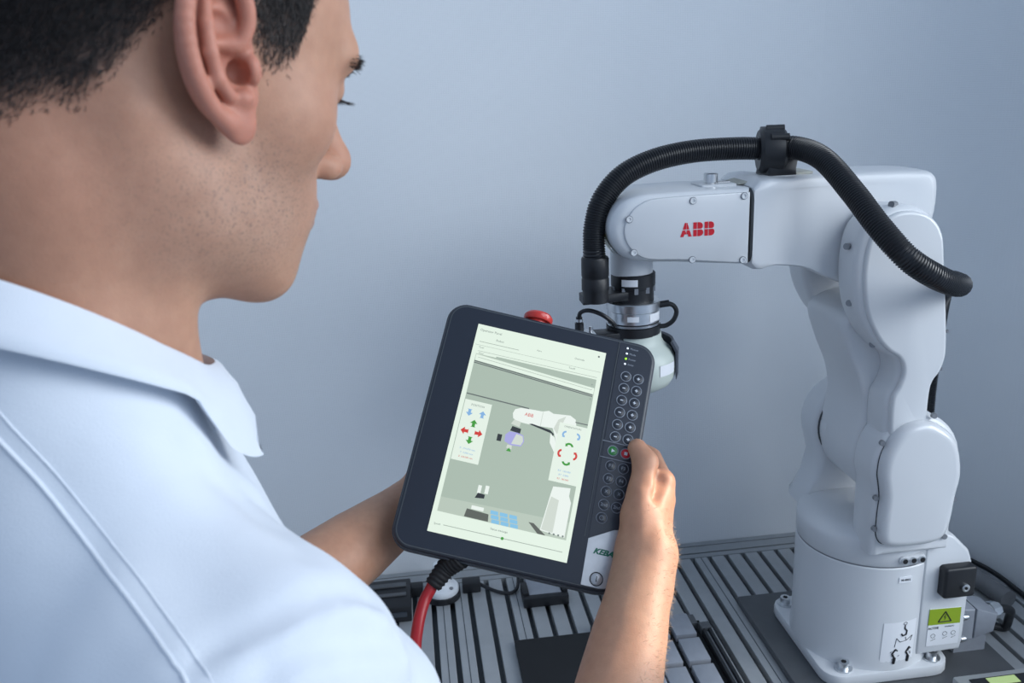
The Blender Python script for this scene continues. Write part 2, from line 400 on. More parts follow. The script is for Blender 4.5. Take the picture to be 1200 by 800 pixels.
# lower arm: web between two cheeks
web = catmull([(.600, .30), (.642, .289), (.685, .305), (.703, .345), (.695, .385), (.668, .425), (.655, .46), (.668, .50), (.66, .55), (.60, .565), (.556, .545), (.566, .50), (.585, .455), (.592, .42), (.588, .385), (.584, .345)], 4, True)
la = part('lower_arm', 'white_paint', rb, lambda bm: prism(bm, web, XZ, 1.036, 1.146, .008, 3))
cheek = catmull([(EX-.055, EZ), (EX-.047, EZ+.032), (EX-.025, EZ+.052), (EX, EZ+.057), (EX+.030, EZ+.049), (EX+.050, EZ+.025), (EX+.058, EZ-.02), (.663, .57), (.6685, .525), (.6695, .50), (.664, .480), (.6545, .466), (.6515, .448), (.6505, .40), (.645, .385), (.603, .385), (.5975, .40), (.5965, .444), (.605, .463), (.6095, .484), (.602, .503), (.585, .515), (.567, .535), (.550, .568), (.5425, .605)], 4, True)
near = part('elbow_cheek', 'white_paint', la, lambda bm: prism(bm, cheek, XZ, .988, 1.043, .012, 5))
far = part('elbow_cheek', 'white_paint', la, lambda bm: prism(bm, [p for p in cheek if p.y > .4775 and not (p.x < .612 and p.y < .505)], XZ, 1.192, 1.139, .010, 5))
# the cheek's raised front cover, its edge visible as a step
chc = [((p.x-.605)*.93+.609, (p.y-.575)*.955+.574) for p in cheek]
part('cheek_cover', 'white_cover', la, lambda bm: prism(bm, chc, XZ, .9835, .990, .005, 4, 0))
for sx_, sy_, sz_ in ((.541, 1.012, .648), (.5495, 1.012, .575), (.583, 1.008, .519), (.588, .9985, .699)):
    part('screw', 'screw_grey', la, lambda bm: (cyl(bm, (sx_-.004, sy_-.003, sz_+.001), (sx_+.004, sy_+.002, sz_), .0042, n=12)))
for sx_, sz_ in ((.6545, .618), (.670, .535), (.666, .485)):
    part('cover_clip', 'screw_grey', la, lambda bm: box(bm, (sx_, .9885, sz_), (.003, .003, .004)))
# shoulder joint ring seen at the far side
part('joint_ring', 'seam', tur, lambda bm: lathe(bm, [(.0615, 0), (.0615, .003)], (SX, 1.1405, SZ), (0, -1, 0), 40))
part('joint_drum', 'white_paint', tur, lambda bm: lathe(bm, [(.060, 0), (.060, .018), (.056, .022)], (SX, 1.1385, SZ), (0, -1, 0), 40))

# upper arm: elbow block and wrist block with a seam
def upper_y(x): return 0
ua_out = catmull([(.4245, .6285), (.46, .6235), (.505, .615), (.54, .598), (.575, .587), (.62, .592), (.66, .625), (.678, .67), (.680, .712), (.673, .7275), (.655, .7325), (.60, .7345), (.53, .7345), (.48, .7335), (.4245, .7255)], 4, True)
ua_out = [p for p in ua_out if p.x >= .4243]
def upper(bm):
    """outline swept in depth: wide at the wrist side, slimmer between the cheeks, with round edges"""
    n = len(ua_out)
    cx_, cz_ = .55, .668
    rows = []
    for t in [i/14 for i in range(15)]:
        a = -math.pi/2+math.pi*t
        s_ = math.copysign(abs(math.sin(a))**.42, math.sin(a)); c_ = abs(math.cos(a))**.30 if 0 < t < 1 else .0
        rows.append((s_, c_))
    rings = []
    for s_, c_ in rows:
        ring = []
        for p in ua_out:
            k = min(max((p.x-.4245)/.09, 0), 1); k = k*k*(3-2*k)
            hw = .063*(1-k)+.0475*k
            ins = .78+.22*c_
            z = cz_+(p.y-cz_)*ins; x = p.x if p.x < .43 else .4245+(p.x-.4245)*(.86+.14*c_)
            ring.append(bm.verts.new((x, RY+hw*s_, z)))
        rings.append(ring)
    for A, Bq in zip(rings, rings[1:]):
        for i in range(n): bm.faces.new((A[i], A[(i+1) % n], Bq[(i+1) % n], Bq[i]))
    bm.faces.new(rings[0][::-1]); bm.faces.new(rings[-1])
ua = part('upper_arm', 'white_paint', rb, upper, 50)
part('wrist_seam', 'seam', rb, lambda bm: prism(bm, rrect(RY-.0615, .6300, RY+.0615, .7235, .014, 5), lambda u, v, w_: Vector((w_, u, v)), .4218, .4248))
WXc, WZc = .287, .682
wr_out = [(.422, .6290), (.422, .7245)] + catmull([(.36, .7255), (.31, .7245), (.285, .7235), (.262, .716), (.248, .70), (.2435, .682), (.248, .664), (.262, .648), (.285, .6405), (.33, .637), (.38, .632)], 4)
wr = part('wrist_housing', 'white_paint', rb, lambda bm: prism(bm, wr_out, XZ, RY-.0615, RY+.0615, .014, 5))
pan = [(.4185, .6325), (.4185, .7205)] + catmull([(.36, .7205), (.31, .7195), (.290, .7175), (.274, .709), (.264, .696), (.2605, .682), (.264, .667), (.275, .6535), (.292, .6455), (.33, .6425), (.38, .6365)], 4)
pn = part('wrist_panel', 'white_cover', wr, lambda bm: prism(bm, pan, XZ, RY-.0645, RY-.060, .002, 2, 0))
for sx_, sz_ in ((.2665, .6963), (.272, .655), (.3459, .7143), (.3462, .6415), (.4105, .7165), (.4113, .637)):
    s_ = part('screw', 'white_paint', wr, lambda bm: lathe(bm, [(.0037, 0), (.0037, .0022), (.0022, .0022), (.0022, .0012)], (sx_, RY-.0640, sz_), (0, -1, 0), 14))
    part('screw_recess', 'screw_grey', wr, lambda bm: cyl(bm, (sx_, RY-.0646, sz_), (sx_, RY-.0650, sz_), .0046, n=16))
# end cap with amber-green status window on the rounded wrist end
def endstrip(bm, z0, z1, off, y0, y1):
    n = 8; rows = []
    for i in range(n+1):
        z = z0+(z1-z0)*i/n; a = math.asin(max(-1, min(1, (z-.682)/.046)))
        rows.append([bm.verts.new((.2895-(.046+off)*math.cos(a), y, .682+(.046+off)*math.sin(a))) for y in (y0, y1)])
    for r0, r1 in zip(rows, rows[1:]): bm.faces.new((r0[0], r0[1], r1[1], r1[0]))
mat('status_window', hexcol(165, 165, 115), .3)
part('status_window', 'status_window', wr, lambda bm: endstrip(bm, .648, .676, .0012, RY-.04, RY-.012))
# lettering: three bold letters, each cut by the horizontal and vertical white lines
def abb(bm):
    x0, z0, h = .3305, .6705, .0172; y = RY-.0649
    def q(pts):
        prism(bm, [(x0+p[0]*h, z0+p[1]*h) for p in pts], XZ, y, y+.0008)
    g = .03
    # A
    q([(0, 0), (.24, 0), (.30, .18), (.30+.09, .47), (.16, .47)]); q([(.18, .53), (.41, .53), (.43, .60), (.43, 1), (.33, 1)])
    q([(.84, 0), (.60, 0), (.55, .18), (.45, .47), (.68, .47)]); q([(.66, .53), (.43+.03, .53), (.46, 1), (.51, 1)])
    q([(.30, .18), (.43-.01, .18), (.43-.01, .36), (.36, .36)]); q([(.55, .18), (.46-.01, .18), (.46-.01, .36), (.49, .36)])
    for bx_ in (.95, 1.78):
        q([(bx_, 0), (bx_+.26, 0), (bx_+.26, .47), (bx_, .47)]); q([(bx_, .53), (bx_+.26, .53), (bx_+.26, 1), (bx_, 1)])
        low = [(bx_+.31, 0), (bx_+.50, 0), (bx_+.66, .06), (bx_+.74, .20), (bx_+.72, .38), (bx_+.62, .47), (bx_+.31, .47)]
        upp = [(bx_+.31, .53), (bx_+.60, .53), (bx_+.69, .62), (bx_+.70, .80), (bx_+.62, .94), (bx_+.48, 1), (bx_+.31, 1)]
        q(low); q(upp)
lg = part('red_logo', 'abb_red', pn, abb, 0)
lg['label'] = 'red letters ABB on the wrist panel'
# small air fitting and cable stub on top of the wrist
def fitting(bm):
    lathe(bm, [(.012, 0), (.012, .003), (.0065, .003), (.0065, .006), (.009, .006), (.009, .016), (.0075, .017)], (.387, RY-.01, .7235), n=18)
part('air_fitting', 'steel', wr, fitting)
part('fitting_pad', 'white_paint', wr, lambda bm: prism(bm, rrect(.368, RY-.03, .415, RY+.015, .004), XY, .722, .7275, .001, 1))
part('fitting_tip', 'screw_grey', wr, lambda bm: cyl(bm, (.396, RY-.01, .7275), (.412, RY-.01, .7275), .002, n=8))
mat('beige_pad', (.45, .45, .40, 1), .6)
part('cable_pad', 'beige_pad', ua, lambda bm: prism(bm, [(.418, .7255), (.515, .7345), (.515, .7375), (.47, .7375), (.425, .7285)], XZ, RY-.028, RY+.02, .001, 1))
part('relief_slot', 'screw_grey', ua, lambda bm: tube(bm, [(.6275, RY-.0425, .699), (.632, RY-.0395, .722)], .004, 8))

def endtag(bm, cx, cy, r, a0, a1, z0, z1, n=8):   # a label wrapped on a vertical cylinder
    rows = [[bm.verts.new((cx+r*math.cos(a0+(a1-a0)*i/n), cy+r*math.sin(a0+(a1-a0)*i/n), z)) for z in (z0, z1)] for i in range(n+1)]
    for p, q in zip(rows, rows[1:]): bm.faces.new((p[0], q[0], q[1], p[1]))
# tool flange, torque sensor and gripper
GX, GY = WXc, RY-.004
part('flange_neck', 'white_paint', wr, lambda bm: lathe(bm, [(.0275, 0), (.0275, .03)], (GX-.002, GY, .6165), n=36))
gp_ = part('gripper', 'gripper_shell', rb, lambda bm: lathe(bm, [(.02, 0), (.036, .0015), (.046, .008), (.0525, .019), (.0535, .034), (.0525, .046), (.046, .056), (.038, .063), (.0345, .070), (.034, .078)], (GX+.003, GY, .459), n=40), 40)
def rings_(name, m, prof, z, n=40, cx=GX): return part(name, m, gp_, lambda bm: lathe(bm, prof, (cx, GY, z), n=n))
rings_('flange_ring', 'black_plastic', [(.0275, 0), (.0275, .003), (.029, .003), (.029, .0185), (.028, .0195)], .5985)
part('flange_tag', 'label_white', gp_, lambda bm: endtag(bm, GX, GY, .0293, -2.35, -1.62, .604, .613))
rings_('tool_plate', 'black_plastic', [(.027, 0), (.027, .018)], .5800)
rings_('sensor_ring', 'steel', [(.0345, 0), (.0355, .001), (.0355, .0115), (.0345, .0125), (.0345, .0125)], .5685)
rings_('sensor_body', 'steel', [(.034, 0), (.034, .0145)], .554)
part('sensor_tag', 'label_white', gp_, lambda bm: endtag(bm, GX, GY, .0343, -1.15, -.25, .556, .567))
part('sensor_tag', 'label_white', gp_, lambda bm: endtag(bm, GX, GY, .0343, -2.05, -1.6, .5585, .5655))
rings_('sensor_lip', 'steel', [(.0350, 0), (.0355, .003)], .5495)
rings_('coupling', 'black_plastic', [(.0355, 0), (.0358, .012)], .5365)
rings_('coupling_groove', 'dark_hole', [(.0338, 0), (.0338, .003)], .5520)
# flange teeth
def teeth(bm):
    for k in range(10):
        a = 2*math.pi*k/10+.2; box(bm, (GX+.026*math.cos(a), GY+.026*math.sin(a), .5975), (.005, .005, .008))
part('flange_teeth', 'screw_grey', gp_, teeth, 0)
# dark guard around the far-right of the gripper shell
def guard(bm):
    n = 12; rows = []
    for i in range(n+1):
        a = -.55+1.9*i/n
        rows.append([Vector((GX+.003+r*math.cos(a), GY+r*math.sin(a), z)) for r, z in ((.0555, .474), (.0575, .482), (.0575, .514), (.050, .527), (.0475, .525), (.0545, .512), (.0545, .483))])
    vv = [[bm.verts.new(p) for p in r] for r in rows]
    m_ = len(vv[0])
    for p, q in zip(vv, vv[1:]):
        for j in range(m_): bm.faces.new((p[j], p[(j+1) % m_], q[(j+1) % m_], q[j]))
    bm.faces.new(vv[0]); bm.faces.new(vv[-1][::-1])
part('gripper_guard', 'gripper_guard', gp_, guard, 40)
part('gripper_label', 'label_white', gp_, lambda bm: endtag(bm, GX+.003, GY, .0539, -1.2, -.62, .487, .502))
part('shell_screw', 'dark_hole', gp_, lambda bm: cyl(bm, (GX-.012, GY-.040, .5225), (GX-.0125, GY-.0415, .5215), .0022, n=10))
# bracket holding the hose end, camera lead connectors on the left
def bracket(bm):
    prism(bm, [(.214, GY-.030), (.272, GY-.024), (.29, GY-.024), (.29, GY+.024), (.272, GY+.024), (.214, GY-.004)], XY, .585, .5965, .001, 1)
part('hose_bracket', 'black_plastic', gp_, bracket)
hc = part('hose_coupling', 'black_plastic', rb, lambda bm: lathe(bm, [(.0165, 0), (.0165, .016), (.0175, .016), (.0175, .030), (.0168, .031), (.0168, .033), (.0175, .034), (.0175, .056), (.0165, .058), (.015, .058)], (.2305, 1.06, .5885), n=24))
part('side_block', 'black_plastic', gp_, lambda bm: box(bm, (.247, GY-.012, .5345), (.042, .028, .018), None, .002))
cb = part('connector_block', 'black_plastic', gp_, lambda bm: box(bm, (.2175, GY-.014, .5325), (.022, .020, .020), None, .001))
def silver_brk(bm):
    box(bm, (.2175, GY-.0255, .5425), (.027, .003, .004)); box(bm, (.2055, GY-.0255, .5325), (.0035, .003, .02)); box(bm, (.2295, GY-.0255, .5325), (.0035, .003, .02)); box(bm, (.2175, GY-.014, .5438), (.027, .026, .0025))
    cyl(bm, (.2265, GY-.014, .544), (.2265, GY-.014, .552), .0025, n=10)
part('connector_frame', 'steel', cb, silver_brk, 20)
part('cable_plug', 'black_plastic', gp_, lambda bm: (cyl(bm, (.2115, GY-.014, .545), (.2115, GY-.014, .558), .0058, n=14), cyl(bm, (.2115, GY-.014, .558), (.2115, GY-.014, .566), .0042, n=14)))
part('plug_sleeve', 'steel', gp_, lambda bm: cyl(bm, (.2115, GY-.0145, .560), (.2115, GY-.0145, .5635), .0046, n=14))
part('sensor_cable', 'black_plastic', gp_, lambda bm: tube(bm, catmull([(.2115, GY-.014, .563), (.213, GY-.016, .572), (.222, GY-.024, .5765), (.236, GY-.034, .573), (.248, GY-.036, .564), (.2545, GY-.032, .556)], 6), .0028, 10))
part('loop_cable', 'black_plastic', gp_, lambda bm: tube(bm, catmull([(.318, GY-.012, .5745), (.327, GY-.014, .5760), (.3365, GY-.016, .573), (.341, GY-.016, .564), (.337, GY-.016, .553), (.328, GY-.014, .546), (.318, GY-.012, .545)], 6), .0031, 10))
part('loop_plug', 'black_plastic', gp_, lambda bm: cyl(bm, (.3175, GY-.012, .5742), (.3315, GY-.0145, .576), .0046, n=12))
# corrugated dress-pack hose
HP = [(0.2305, 1.06, 0.640), (0.2295, 1.06, 0.656), (0.232, 1.065, 0.684), (0.243, 1.07, 0.715), (0.27, 1.075, 0.743), (0.311, 1.08, 0.76), (0.362, 1.085, 0.768), (0.418, 1.085, 0.769), (0.461, 1.08, 0.767), (0.488, 1.06, 0.768), (0.506, 1.02, 0.756), (0.521, 0.97, 0.72), (0.533, 0.93, 0.686), (0.554, 0.9, 0.653), (0.593, 0.9, 0.628), (0.644, 0.94, 0.608), (0.700, 1.02, 0.588), (0.742, 1.1, 0.570), (0.770, 1.16, 0.533), (0.785, 1.19, 0.447), (0.782, 1.19, 0.381), (0.770, 1.17, 0.30), (.756, 1.15, .20)]
hpts = resample(catmull(HP, 40), .0008)
def hose(bm): tube(bm, hpts, [.0138+(.0007 if (i % 4) < 2 else -.0005) for i in range(len(hpts))], 16)
part('corrugated_hose', 'black_hose', rb, hose, 50)
def clampf(bm):
    lathe(bm, [(.017, 0), (.0245, 0), (.0285, .004), (.0295, .010), (.0295, .022), (.0285, .029), (.0245, .033), (.017, .033)], (.4500, 1.0855, .7650), (1, -.22, 0), 28)
cl_ = part('hose_clamp', 'black_plastic', rb, clampf, 30)
part('clamp_foot', 'black_plastic', cl_, lambda bm: prism(bm, [(.4555, .733), (.4925, .733), (.4925, .742), (.495, .757), (.488, .768), (.456, .768), (.4515, .757), (.4555, .742)], XZ, 1.062, 1.104, .003, 2))
def lugs(bm):
    for a in (-.9, -.2, .5): cyl(bm, (.4565, 1.083+.0275*math.sin(a), .7650+.0275*math.cos(a)), (.478, 1.0785+.0275*math.sin(a), .7650+.0275*math.cos(a)), .0048, n=10)
part('clamp_lug', 'black_plastic', cl_, lugs)
part('clamp_pad', 'white_paint', ua, lambda bm: prism(bm, rrect(.452, 1.06, .50, 1.105, .004), XY, .728, .7345, .001, 1))

# ---------------------------------------------------------------- things on the table
# power connector behind the robot base
pc = thing('power_connector', 'grey metal plug hood with shiny cable gland beside the robot base', 'connector', (.79, 1.05, 0))
part('hood', 'block_grey', pc, lambda bm: prism(bm, [(.757, .035), (.789, .037), (.789, .088), (.757, .092)], XZ, 1.028, 1.075, .003, 2))
part('hood', 'block_grey', pc, lambda bm: prism(bm, [(.791, .038), (.822, .046), (.826, .076), (.791, .088)], XZ, 1.028, 1.075, .003, 2))
part('gland', 'steel', pc, lambda bm: lathe(bm, [(.011, 0), (.011, .008), (.0135, .008), (.0135, .018), (.0105, .019), (.0105, .024), (.008, .026)], (.822, 1.052, .064), (1, .15, .05), 8), 20)
for z_ in (.045, .082): part('locking_screw', 'steel', pc, lambda bm: (cyl(bm, (.752, 1.022, z_), (.772, 1.022, z_), .0036, n=12), cyl(bm, (.764, 1.022, z_), (.769, 1.022, z_), .005, n=12)))
part('lead', 'black_plastic', pc, lambda bm: tube(bm, catmull([(.845, 1.055, .066), (.868, 1.058, .058), (.882, 1.075, .03), (.885, 1.085, .0065), (.87, 1.092, .0065), (.85, 1.09, .0065)], 8), .0065, 12))
part('rest_foot', 'block_grey', pc, lambda bm: box(bm, (.79, 1.052, .0246), (.05, .035, .025)))
tag(part('dark_cable', 'black_plastic', None, lambda bm: tube(bm, catmull([(.745, 1.405, .0045), (.80, 1.39, .0045), (.87, 1.365, .0045), (.935, 1.315, .0045), (.968, 1.25, .0045), (.975, 1.17, .0045), (.975, 1.0, .0045), (.97, .8, .0045)], 8), .0045, 10)), 'thin black cable lying along the foot of the wall behind the robot', 'cable')
mat('conduit_grey', (.17, .175, .185, 1), .5, noise=.2)
tag(part('conduit', 'conduit_grey', None, lambda bm: tube(bm, catmull([(.74, 1.352, .016), (.81, 1.338, .016), (.87, 1.30, .016), (.912, 1.235, .016), (.93, 1.14, .016)], 10), .0155, 16)), 'thick grey conduit curving round the table corner behind the robot', 'conduit')
# little control box with a green display, lower right corner
lb = thing('control_box', 'grey control box with a small green display in the bottom right corner', 'control box', (.79, .88, .0))
part('case', 'aluminium_edge', lb, lambda bm: box(bm, (.795, .875, .0245), (.19, .135, .049), None, .003))
fc = part('front_panel', 'black_plastic', lb, lambda bm: box(bm, (.783, .875, .0495), (.132, .112, .002)))
part('display', 'lcd_green', fc, lambda bm: box(bm, (.7605, .9215, .0508), (.042, .014, .0012)))
for k in range(3): part('panel_button', 'key_dim', fc, lambda bm: cyl(bm, (.745+.025*k, .89, .0505), (.745+.025*k, .89, .053), .005, n=14))
# black mat
mt_ = thing('black_mat', 'flat black plate lying on the table in front of the tray', 'plate', (.19, 1.05, 0))
part('sheet', 'black_matte', mt_, lambda bm: box(bm, (.194, 1.06, .005), (.15, .258, .0098), None, .0008))
part('corner_tab', 'black_plastic', mt_, lambda bm: box(bm, (.2505, 1.194, .0085), (.012, .014, .017)))
# tray with grey blocks
ty = thing('block_tray', 'black tray frame holding grey blocks between the mat and the robot', 'tray', (.36, 1.08, 0))
part('tray_floor', 'black_matte', ty, lambda bm: box(bm, (.3535, 1.055, .002), (.142, .28, .004)))
for x_ in (.4185, .4285): part('side_bar', 'black_plastic', ty, lambda bm: box(bm, (x_, 1.03, .0085), (.005, .25, .017), None, .0005))
part('side_strip', 'aluminium_edge', ty, lambda bm: box(bm, (.4235, 1.03, .006), (.004, .25, .012)))
part('end_stop', 'plate_grey', ty, lambda bm: box(bm, (.4235, 1.162, .0095), (.017, .016, .019), None, .001))
part('end_stop', 'plate_grey', ty, lambda bm: box(bm, (.408, 1.185, .008), (.014, .024, .016), None, .001))
part('side_bar', 'black_plastic', ty, lambda bm: box(bm, (.2845, 1.055, .0085), (.005, .28, .017), None, .0005))
blk_me = None
names = [['at the far end of the tray next to the end stop', 'second from the wall along the tray side bar', 'third from the wall along the tray side bar', 'nearest the camera along the tray side bar'],
         ['in the far middle of the tray', 'second from the wall in the middle of the tray', 'third from the wall in the middle of the tray', 'nearest the camera in the middle of the tray'],
         ['in the far corner of the tray beside the black mat', 'second from the wall along the mat side of the tray', 'third from the wall along the mat side of the tray', 'nearest the camera along the mat side of the tray']]
for ci, xc in enumerate((.3875, .3445, .3075)):
    for ri, yc in enumerate((1.173, 1.108, 1.043, .978)):
        if blk_me is None:
            o = part('block', 'block_grey', None, lambda bm: box(bm, (0, 0, .0065), (.034, .055, .013), None, .0012)); blk_me = o.data
        else:
            o = bpy.data.objects.new('block', blk_me); COL.objects.link(o)
        o.location = (xc, yc, .004); tag(o, 'grey flat block '+names[ci][ri], 'block', 'grey blocks in the tray')
# small black bracket with a grey slab
sb = thing('block_holder', 'small black holder gripping a grey slab behind the tablet', 'holder', (.19, 1.31, 0))
part('holder_bar', 'black_plastic', sb, lambda bm: box(bm, (.187, 1.293, .009), (.078, .012, .0178), None, .001))
part('holder_jaw', 'black_plastic', sb, lambda bm: box(bm, (.1535, 1.317, .011), (.011, .036, .0218), None, .001))
part('holder_jaw', 'black_plastic', sb, lambda bm: box(bm, (.2215, 1.317, .011), (.009, .036, .0218), None, .001))
part('slab', 'block_grey', sb, lambda bm: box(bm, (.1875, 1.33, .0085), (.056, .06, .0168), None, .001))
# white flanged post on a black disc
mat('white_plastic', (.78, .80, .82, 1), .35, noise=.02)
wp = thing('flanged_post', 'white round flanged post on a black disc beside the red cable', 'post', (.012, 1.352, 0))
part('base_disc', 'black_plastic', wp, lambda bm: lathe(bm, [(.031, 0), (.031, .010), (.030, .011)], (.012, 1.352, 0), n=32))
wf = part('flange', 'white_plastic', wp, lambda bm: lathe(bm, [(.0285, 0), (.029, .001), (.029, .008), (.0275, .0105), (.019, .013), (.0155, .018), (.0145, .026), (.0135, .05), (.0125, .053)], (.012, 1.352, .011), n=32), 40)
for k in range(4):
    a = math.pi/4+k*math.pi/2; part('flange_bolt', 'screw_grey', wp, lambda bm: cyl(bm, (.012+.022*math.cos(a), 1.352+.022*math.sin(a), .0225), (.012+.022*math.cos(a), 1.352+.022*math.sin(a), .0245), .0036, n=10))
part('cable_block', 'black_plastic', wp, lambda bm: box(bm, (.064, 1.362, .010), (.032, .022, .0198), None, .002))
part('cable_block', 'black_plastic', wp, lambda bm: box(bm, (-.036, 1.366, .010), (.030, .020, .0198), None, .002))
part('lead', 'black_plastic', wp, lambda bm: tube(bm, catmull([(.078, 1.36, .012), (.10, 1.345, .006), (.125, 1.333, .004), (.142, 1.34, .006), (.1485, 1.365, .014), (.147, 1.38, .022)], 6), .0032, 8))
# black rail unit at the left
ru = thing('black_rail_unit', 'low black box with ribbed lid on the table beyond the shirt sleeve', 'box', (-.15, 1.33, 0))
part('body', 'black_plastic', ru, lambda bm: box(bm, (-.16, 1.33, .015), (.235, .088, .0298), None, .002))
part('lid_rib', 'plate_grey', ru, lambda bm: box(bm, (-.16, 1.352, .0315), (.22, .012, .003), None, .0008))
part('lid_rib', 'plate_grey', ru, lambda bm: box(bm, (-.16, 1.322, .0315), (.22, .008, .003), None, .0008))
part('front_strip', 'tab_rim', ru, lambda bm: box(bm, (-.16, 1.2845, .016), (.22, .003, .008)))
# ---------------------------------------------------------------- teach pendant (tablet)
tp = thing('teach_pendant', 'dark blue handheld control tablet with lit screen and keypad, held by the man', 'tablet', (.095, .794, .523))
ex = Vector((.9486523, -.1859319, -.2559062)); ey = Vector((.3162946, .5679171, .7598868)); ez = ex.cross(ey)
TM = Matrix((ex, ey, ez)).transposed(); tp.rotation_euler = TM.to_euler()
TT = Vector((.095, .794, .523))
def T2W(x, y, z=0): return TT+ex*x+ey*y+ez*z     # metres in tablet space -> world
mm = .001
def tpart(name, m, build, parent=None, smooth=35): return part(name, m, parent or tp, build, smooth, local=True)
def P3(z0): return lambda u, v, w_: Vector((u*mm, v*mm, (z0+w_)*mm))
tl = lambda u, v, w_: Vector((u*mm, v*mm, w_*mm))
hs = tpart('housing', 'tab_housing', lambda bm: prism(bm, rrect(-100, -128.5, 119.5, 128, 19, 8), tl, 0, -30, 3.5, 4))
tpart('rim', 'tab_rim', lambda bm: prism(bm, rrect(-101.2, -129.7, 120.7, 129.2, 20, 8), tl, -5, -13, 1.2, 2), hs)
tpart('back_grip', 'tab_housing', lambda bm: prism(bm, rrect(-70, -95, 90, 95, 25, 6), tl, -29, -42, 6, 3), hs)
fr = tpart('front_glass', 'tab_front', lambda bm: prism(bm, rrect(-96.5, -125, 116, 124.5, 16, 8), tl, .5, -.3, .3, 1))
tpart('glass_edge', 'slot_dark', lambda bm: prism(bm, rrect(-97.3, -125.8, 116.8, 125.3, 16.6, 8), tl, .25, -.3, .2, 1))
kp = tpart('keypad', 'tab_keypad', lambda bm: prism(bm, [(80.2, 123.9)]+[(116-16+16*math.cos(a), 124.5-16+15.4*math.sin(a)) for a in (1.4, 1.1, .8, .5, .2, 0)]+[(115.6, -66), (106.7, -67.4), (83.6, -80.6)], tl, .9, .3, .2, 1), smooth=0)
tpart('divider', 'slot_dark', lambda bm: box(bm, (.0797, .022, .0008), (.0006, .204, .0006)), kp)
for y_ in (16.8, .2): tpart('separator', 'key_dim', lambda bm: box(bm, (.0975, y_*mm, .00105), (.034, .0006, .0004)), kp)
def ring(bm, cx, cy, r, w_, z):
    n = 32; a = [bm.verts.new((cx+r*math.cos(2*math.pi*k/n), cy+r*math.sin(2*math.pi*k/n), z)) for k in range(n)]
    b_ = [bm.verts.new((cx+(r-w_)*math.cos(2*math.pi*k/n), cy+(r-w_)*math.sin(2*math.pi*k/n), z)) for k in range(n)]
    c_ = [bm.verts.new((cx+(r-w_/2)*math.cos(2*math.pi*k/n), cy+(r-w_/2)*math.sin(2*math.pi*k/n), z+.0005)) for k in range(n)]
    for k in range(n):
        bm.faces.new((a[k], a[(k+1) % n], c_[(k+1) % n], c_[k])); bm.faces.new((c_[k], c_[(k+1) % n], b_[(k+1) % n], b_[k]))
def key(cx, cy, sym, face='key_face', dim=False):
    k = tpart('key', face, lambda bm: prism(bm, circ(cx, cy, 4.6, 24), tl, 1.7, .8, .4, 2))
    tpart('key_ring', 'key_ring' if not dim else 'key_dim', lambda bm: ring(bm, cx*mm, cy*mm, .0056, .0009, .0012), k)
    def s_(bm):
        z = .00175
        if sym in '+-':
            box(bm, (cx*mm, cy*mm, z), (.0030, .0009, .0003))
            if sym == '+': box(bm, (cx*mm, cy*mm, z), (.0009, .0030, .0003))
        elif sym == '>': prism(bm, [(cx-1.5, cy-2), (cx+2, cy), (cx-1.5, cy+2)], tl, 1.9, 1.6)
        elif sym == 's': box(bm, (cx*mm, cy*mm, z), (.0032, .0032, .0003))
        elif sym == 'o': ring(bm, cx*mm, cy*mm, .0024, .0006, z)
        else: text_bm(bm, sym, .0046, lambda x, y, w_: Vector((cx*mm+x, cy*mm+y, z+w_*.5)))
    tpart('key_symbol', 'key_symbol' if not dim else 'key_ring', s_, k, 0)
for y_ in (88.2, 75.2, 62.1, 49, 36, 23): key(92, y_, '-'); key(105.1, y_, '+')
key(92.2, 8.3, '>', 'play_green'); key(105.3, 8.3, 's', 'stop_red')
for i, (y_, s_) in enumerate(((-7.1, 'F1'), (-20.2, 'F2'), (-33.2, 'X'), (-46.4, '2nd'), (-59.3, 'o'))):
    key(92.7, y_, s_, dim=True)
    if i < 4: key(105.4, y_, s_ if i > 1 else ('F3', 'F4')[i], dim=True)
for i, (y_, txt) in enumerate(((119.1, 'Motion'), (113.2, 'Mode'), (107.4, 'Power'), (101.6, 'Error'))):
    l_ = tpart('led', 'led_green' if i == 2 else 'led_white', lambda bm: prism(bm, circ(88.8, y_, 1.15, 14), tl, 1.3, .7, .3, 1))
    tpart('led_text', 'key_ring', lambda bm: text_bm(bm, txt, .0029, lambda x, y, w_: Vector((.0916+x, y_*mm+y, .00095+w_*.3)), 'LEFT'), l_, 0)
sil = [(83.6, -81), (106.7, -67.9), (115.4, -66.5)] + [(115.4-14+14*math.cos(a), -125+14+14*math.sin(a)) for a in (0, -.3, -.6, -.9, -1.2, -1.57)] + [(84.2, -124.8)]
sp = tpart('silver_plate', 'tab_silver', lambda bm: prism(bm, sil, tl, 1.2, .3, .25, 1))
tpart('brand_lettering', 'keba_green', lambda bm: text_bm(bm, 'KEBA', .0072, lambda x, y, w_: Vector((.1000+x*1.12, -.0915+y, .0013+w_*.3)), bold=.00035, shear=.35), sp, 0)
pk = tpart('power_key', 'tab_silver', lambda bm: prism(bm, circ(97.8, -116.8, 5.2, 28), tl, 1.9, 1.0, .5, 2), sp)
tpart('power_ring', 'ink_black', lambda bm: ring(bm, .0978, -.1168, .0066, .0010, .0014), sp)
tpart('power_mark', 'ink_black', lambda bm: box(bm, (.0978, -.1168, .0020), (.0008, .0052, .0003)), sp)
es = tpart('emergency_stop', 'estop_red', lambda bm: lathe(bm, [(.011, -.004), (.011, .003), (.0145, .003), (.0155, .0045), (.0155, .009), (.0135, .0115), (.007, .0125)], (-.0082, .1275, -.014), (0, 1, 0), 28))
bt = tpart('cable_boot', 'black_matte', lambda bm: None)
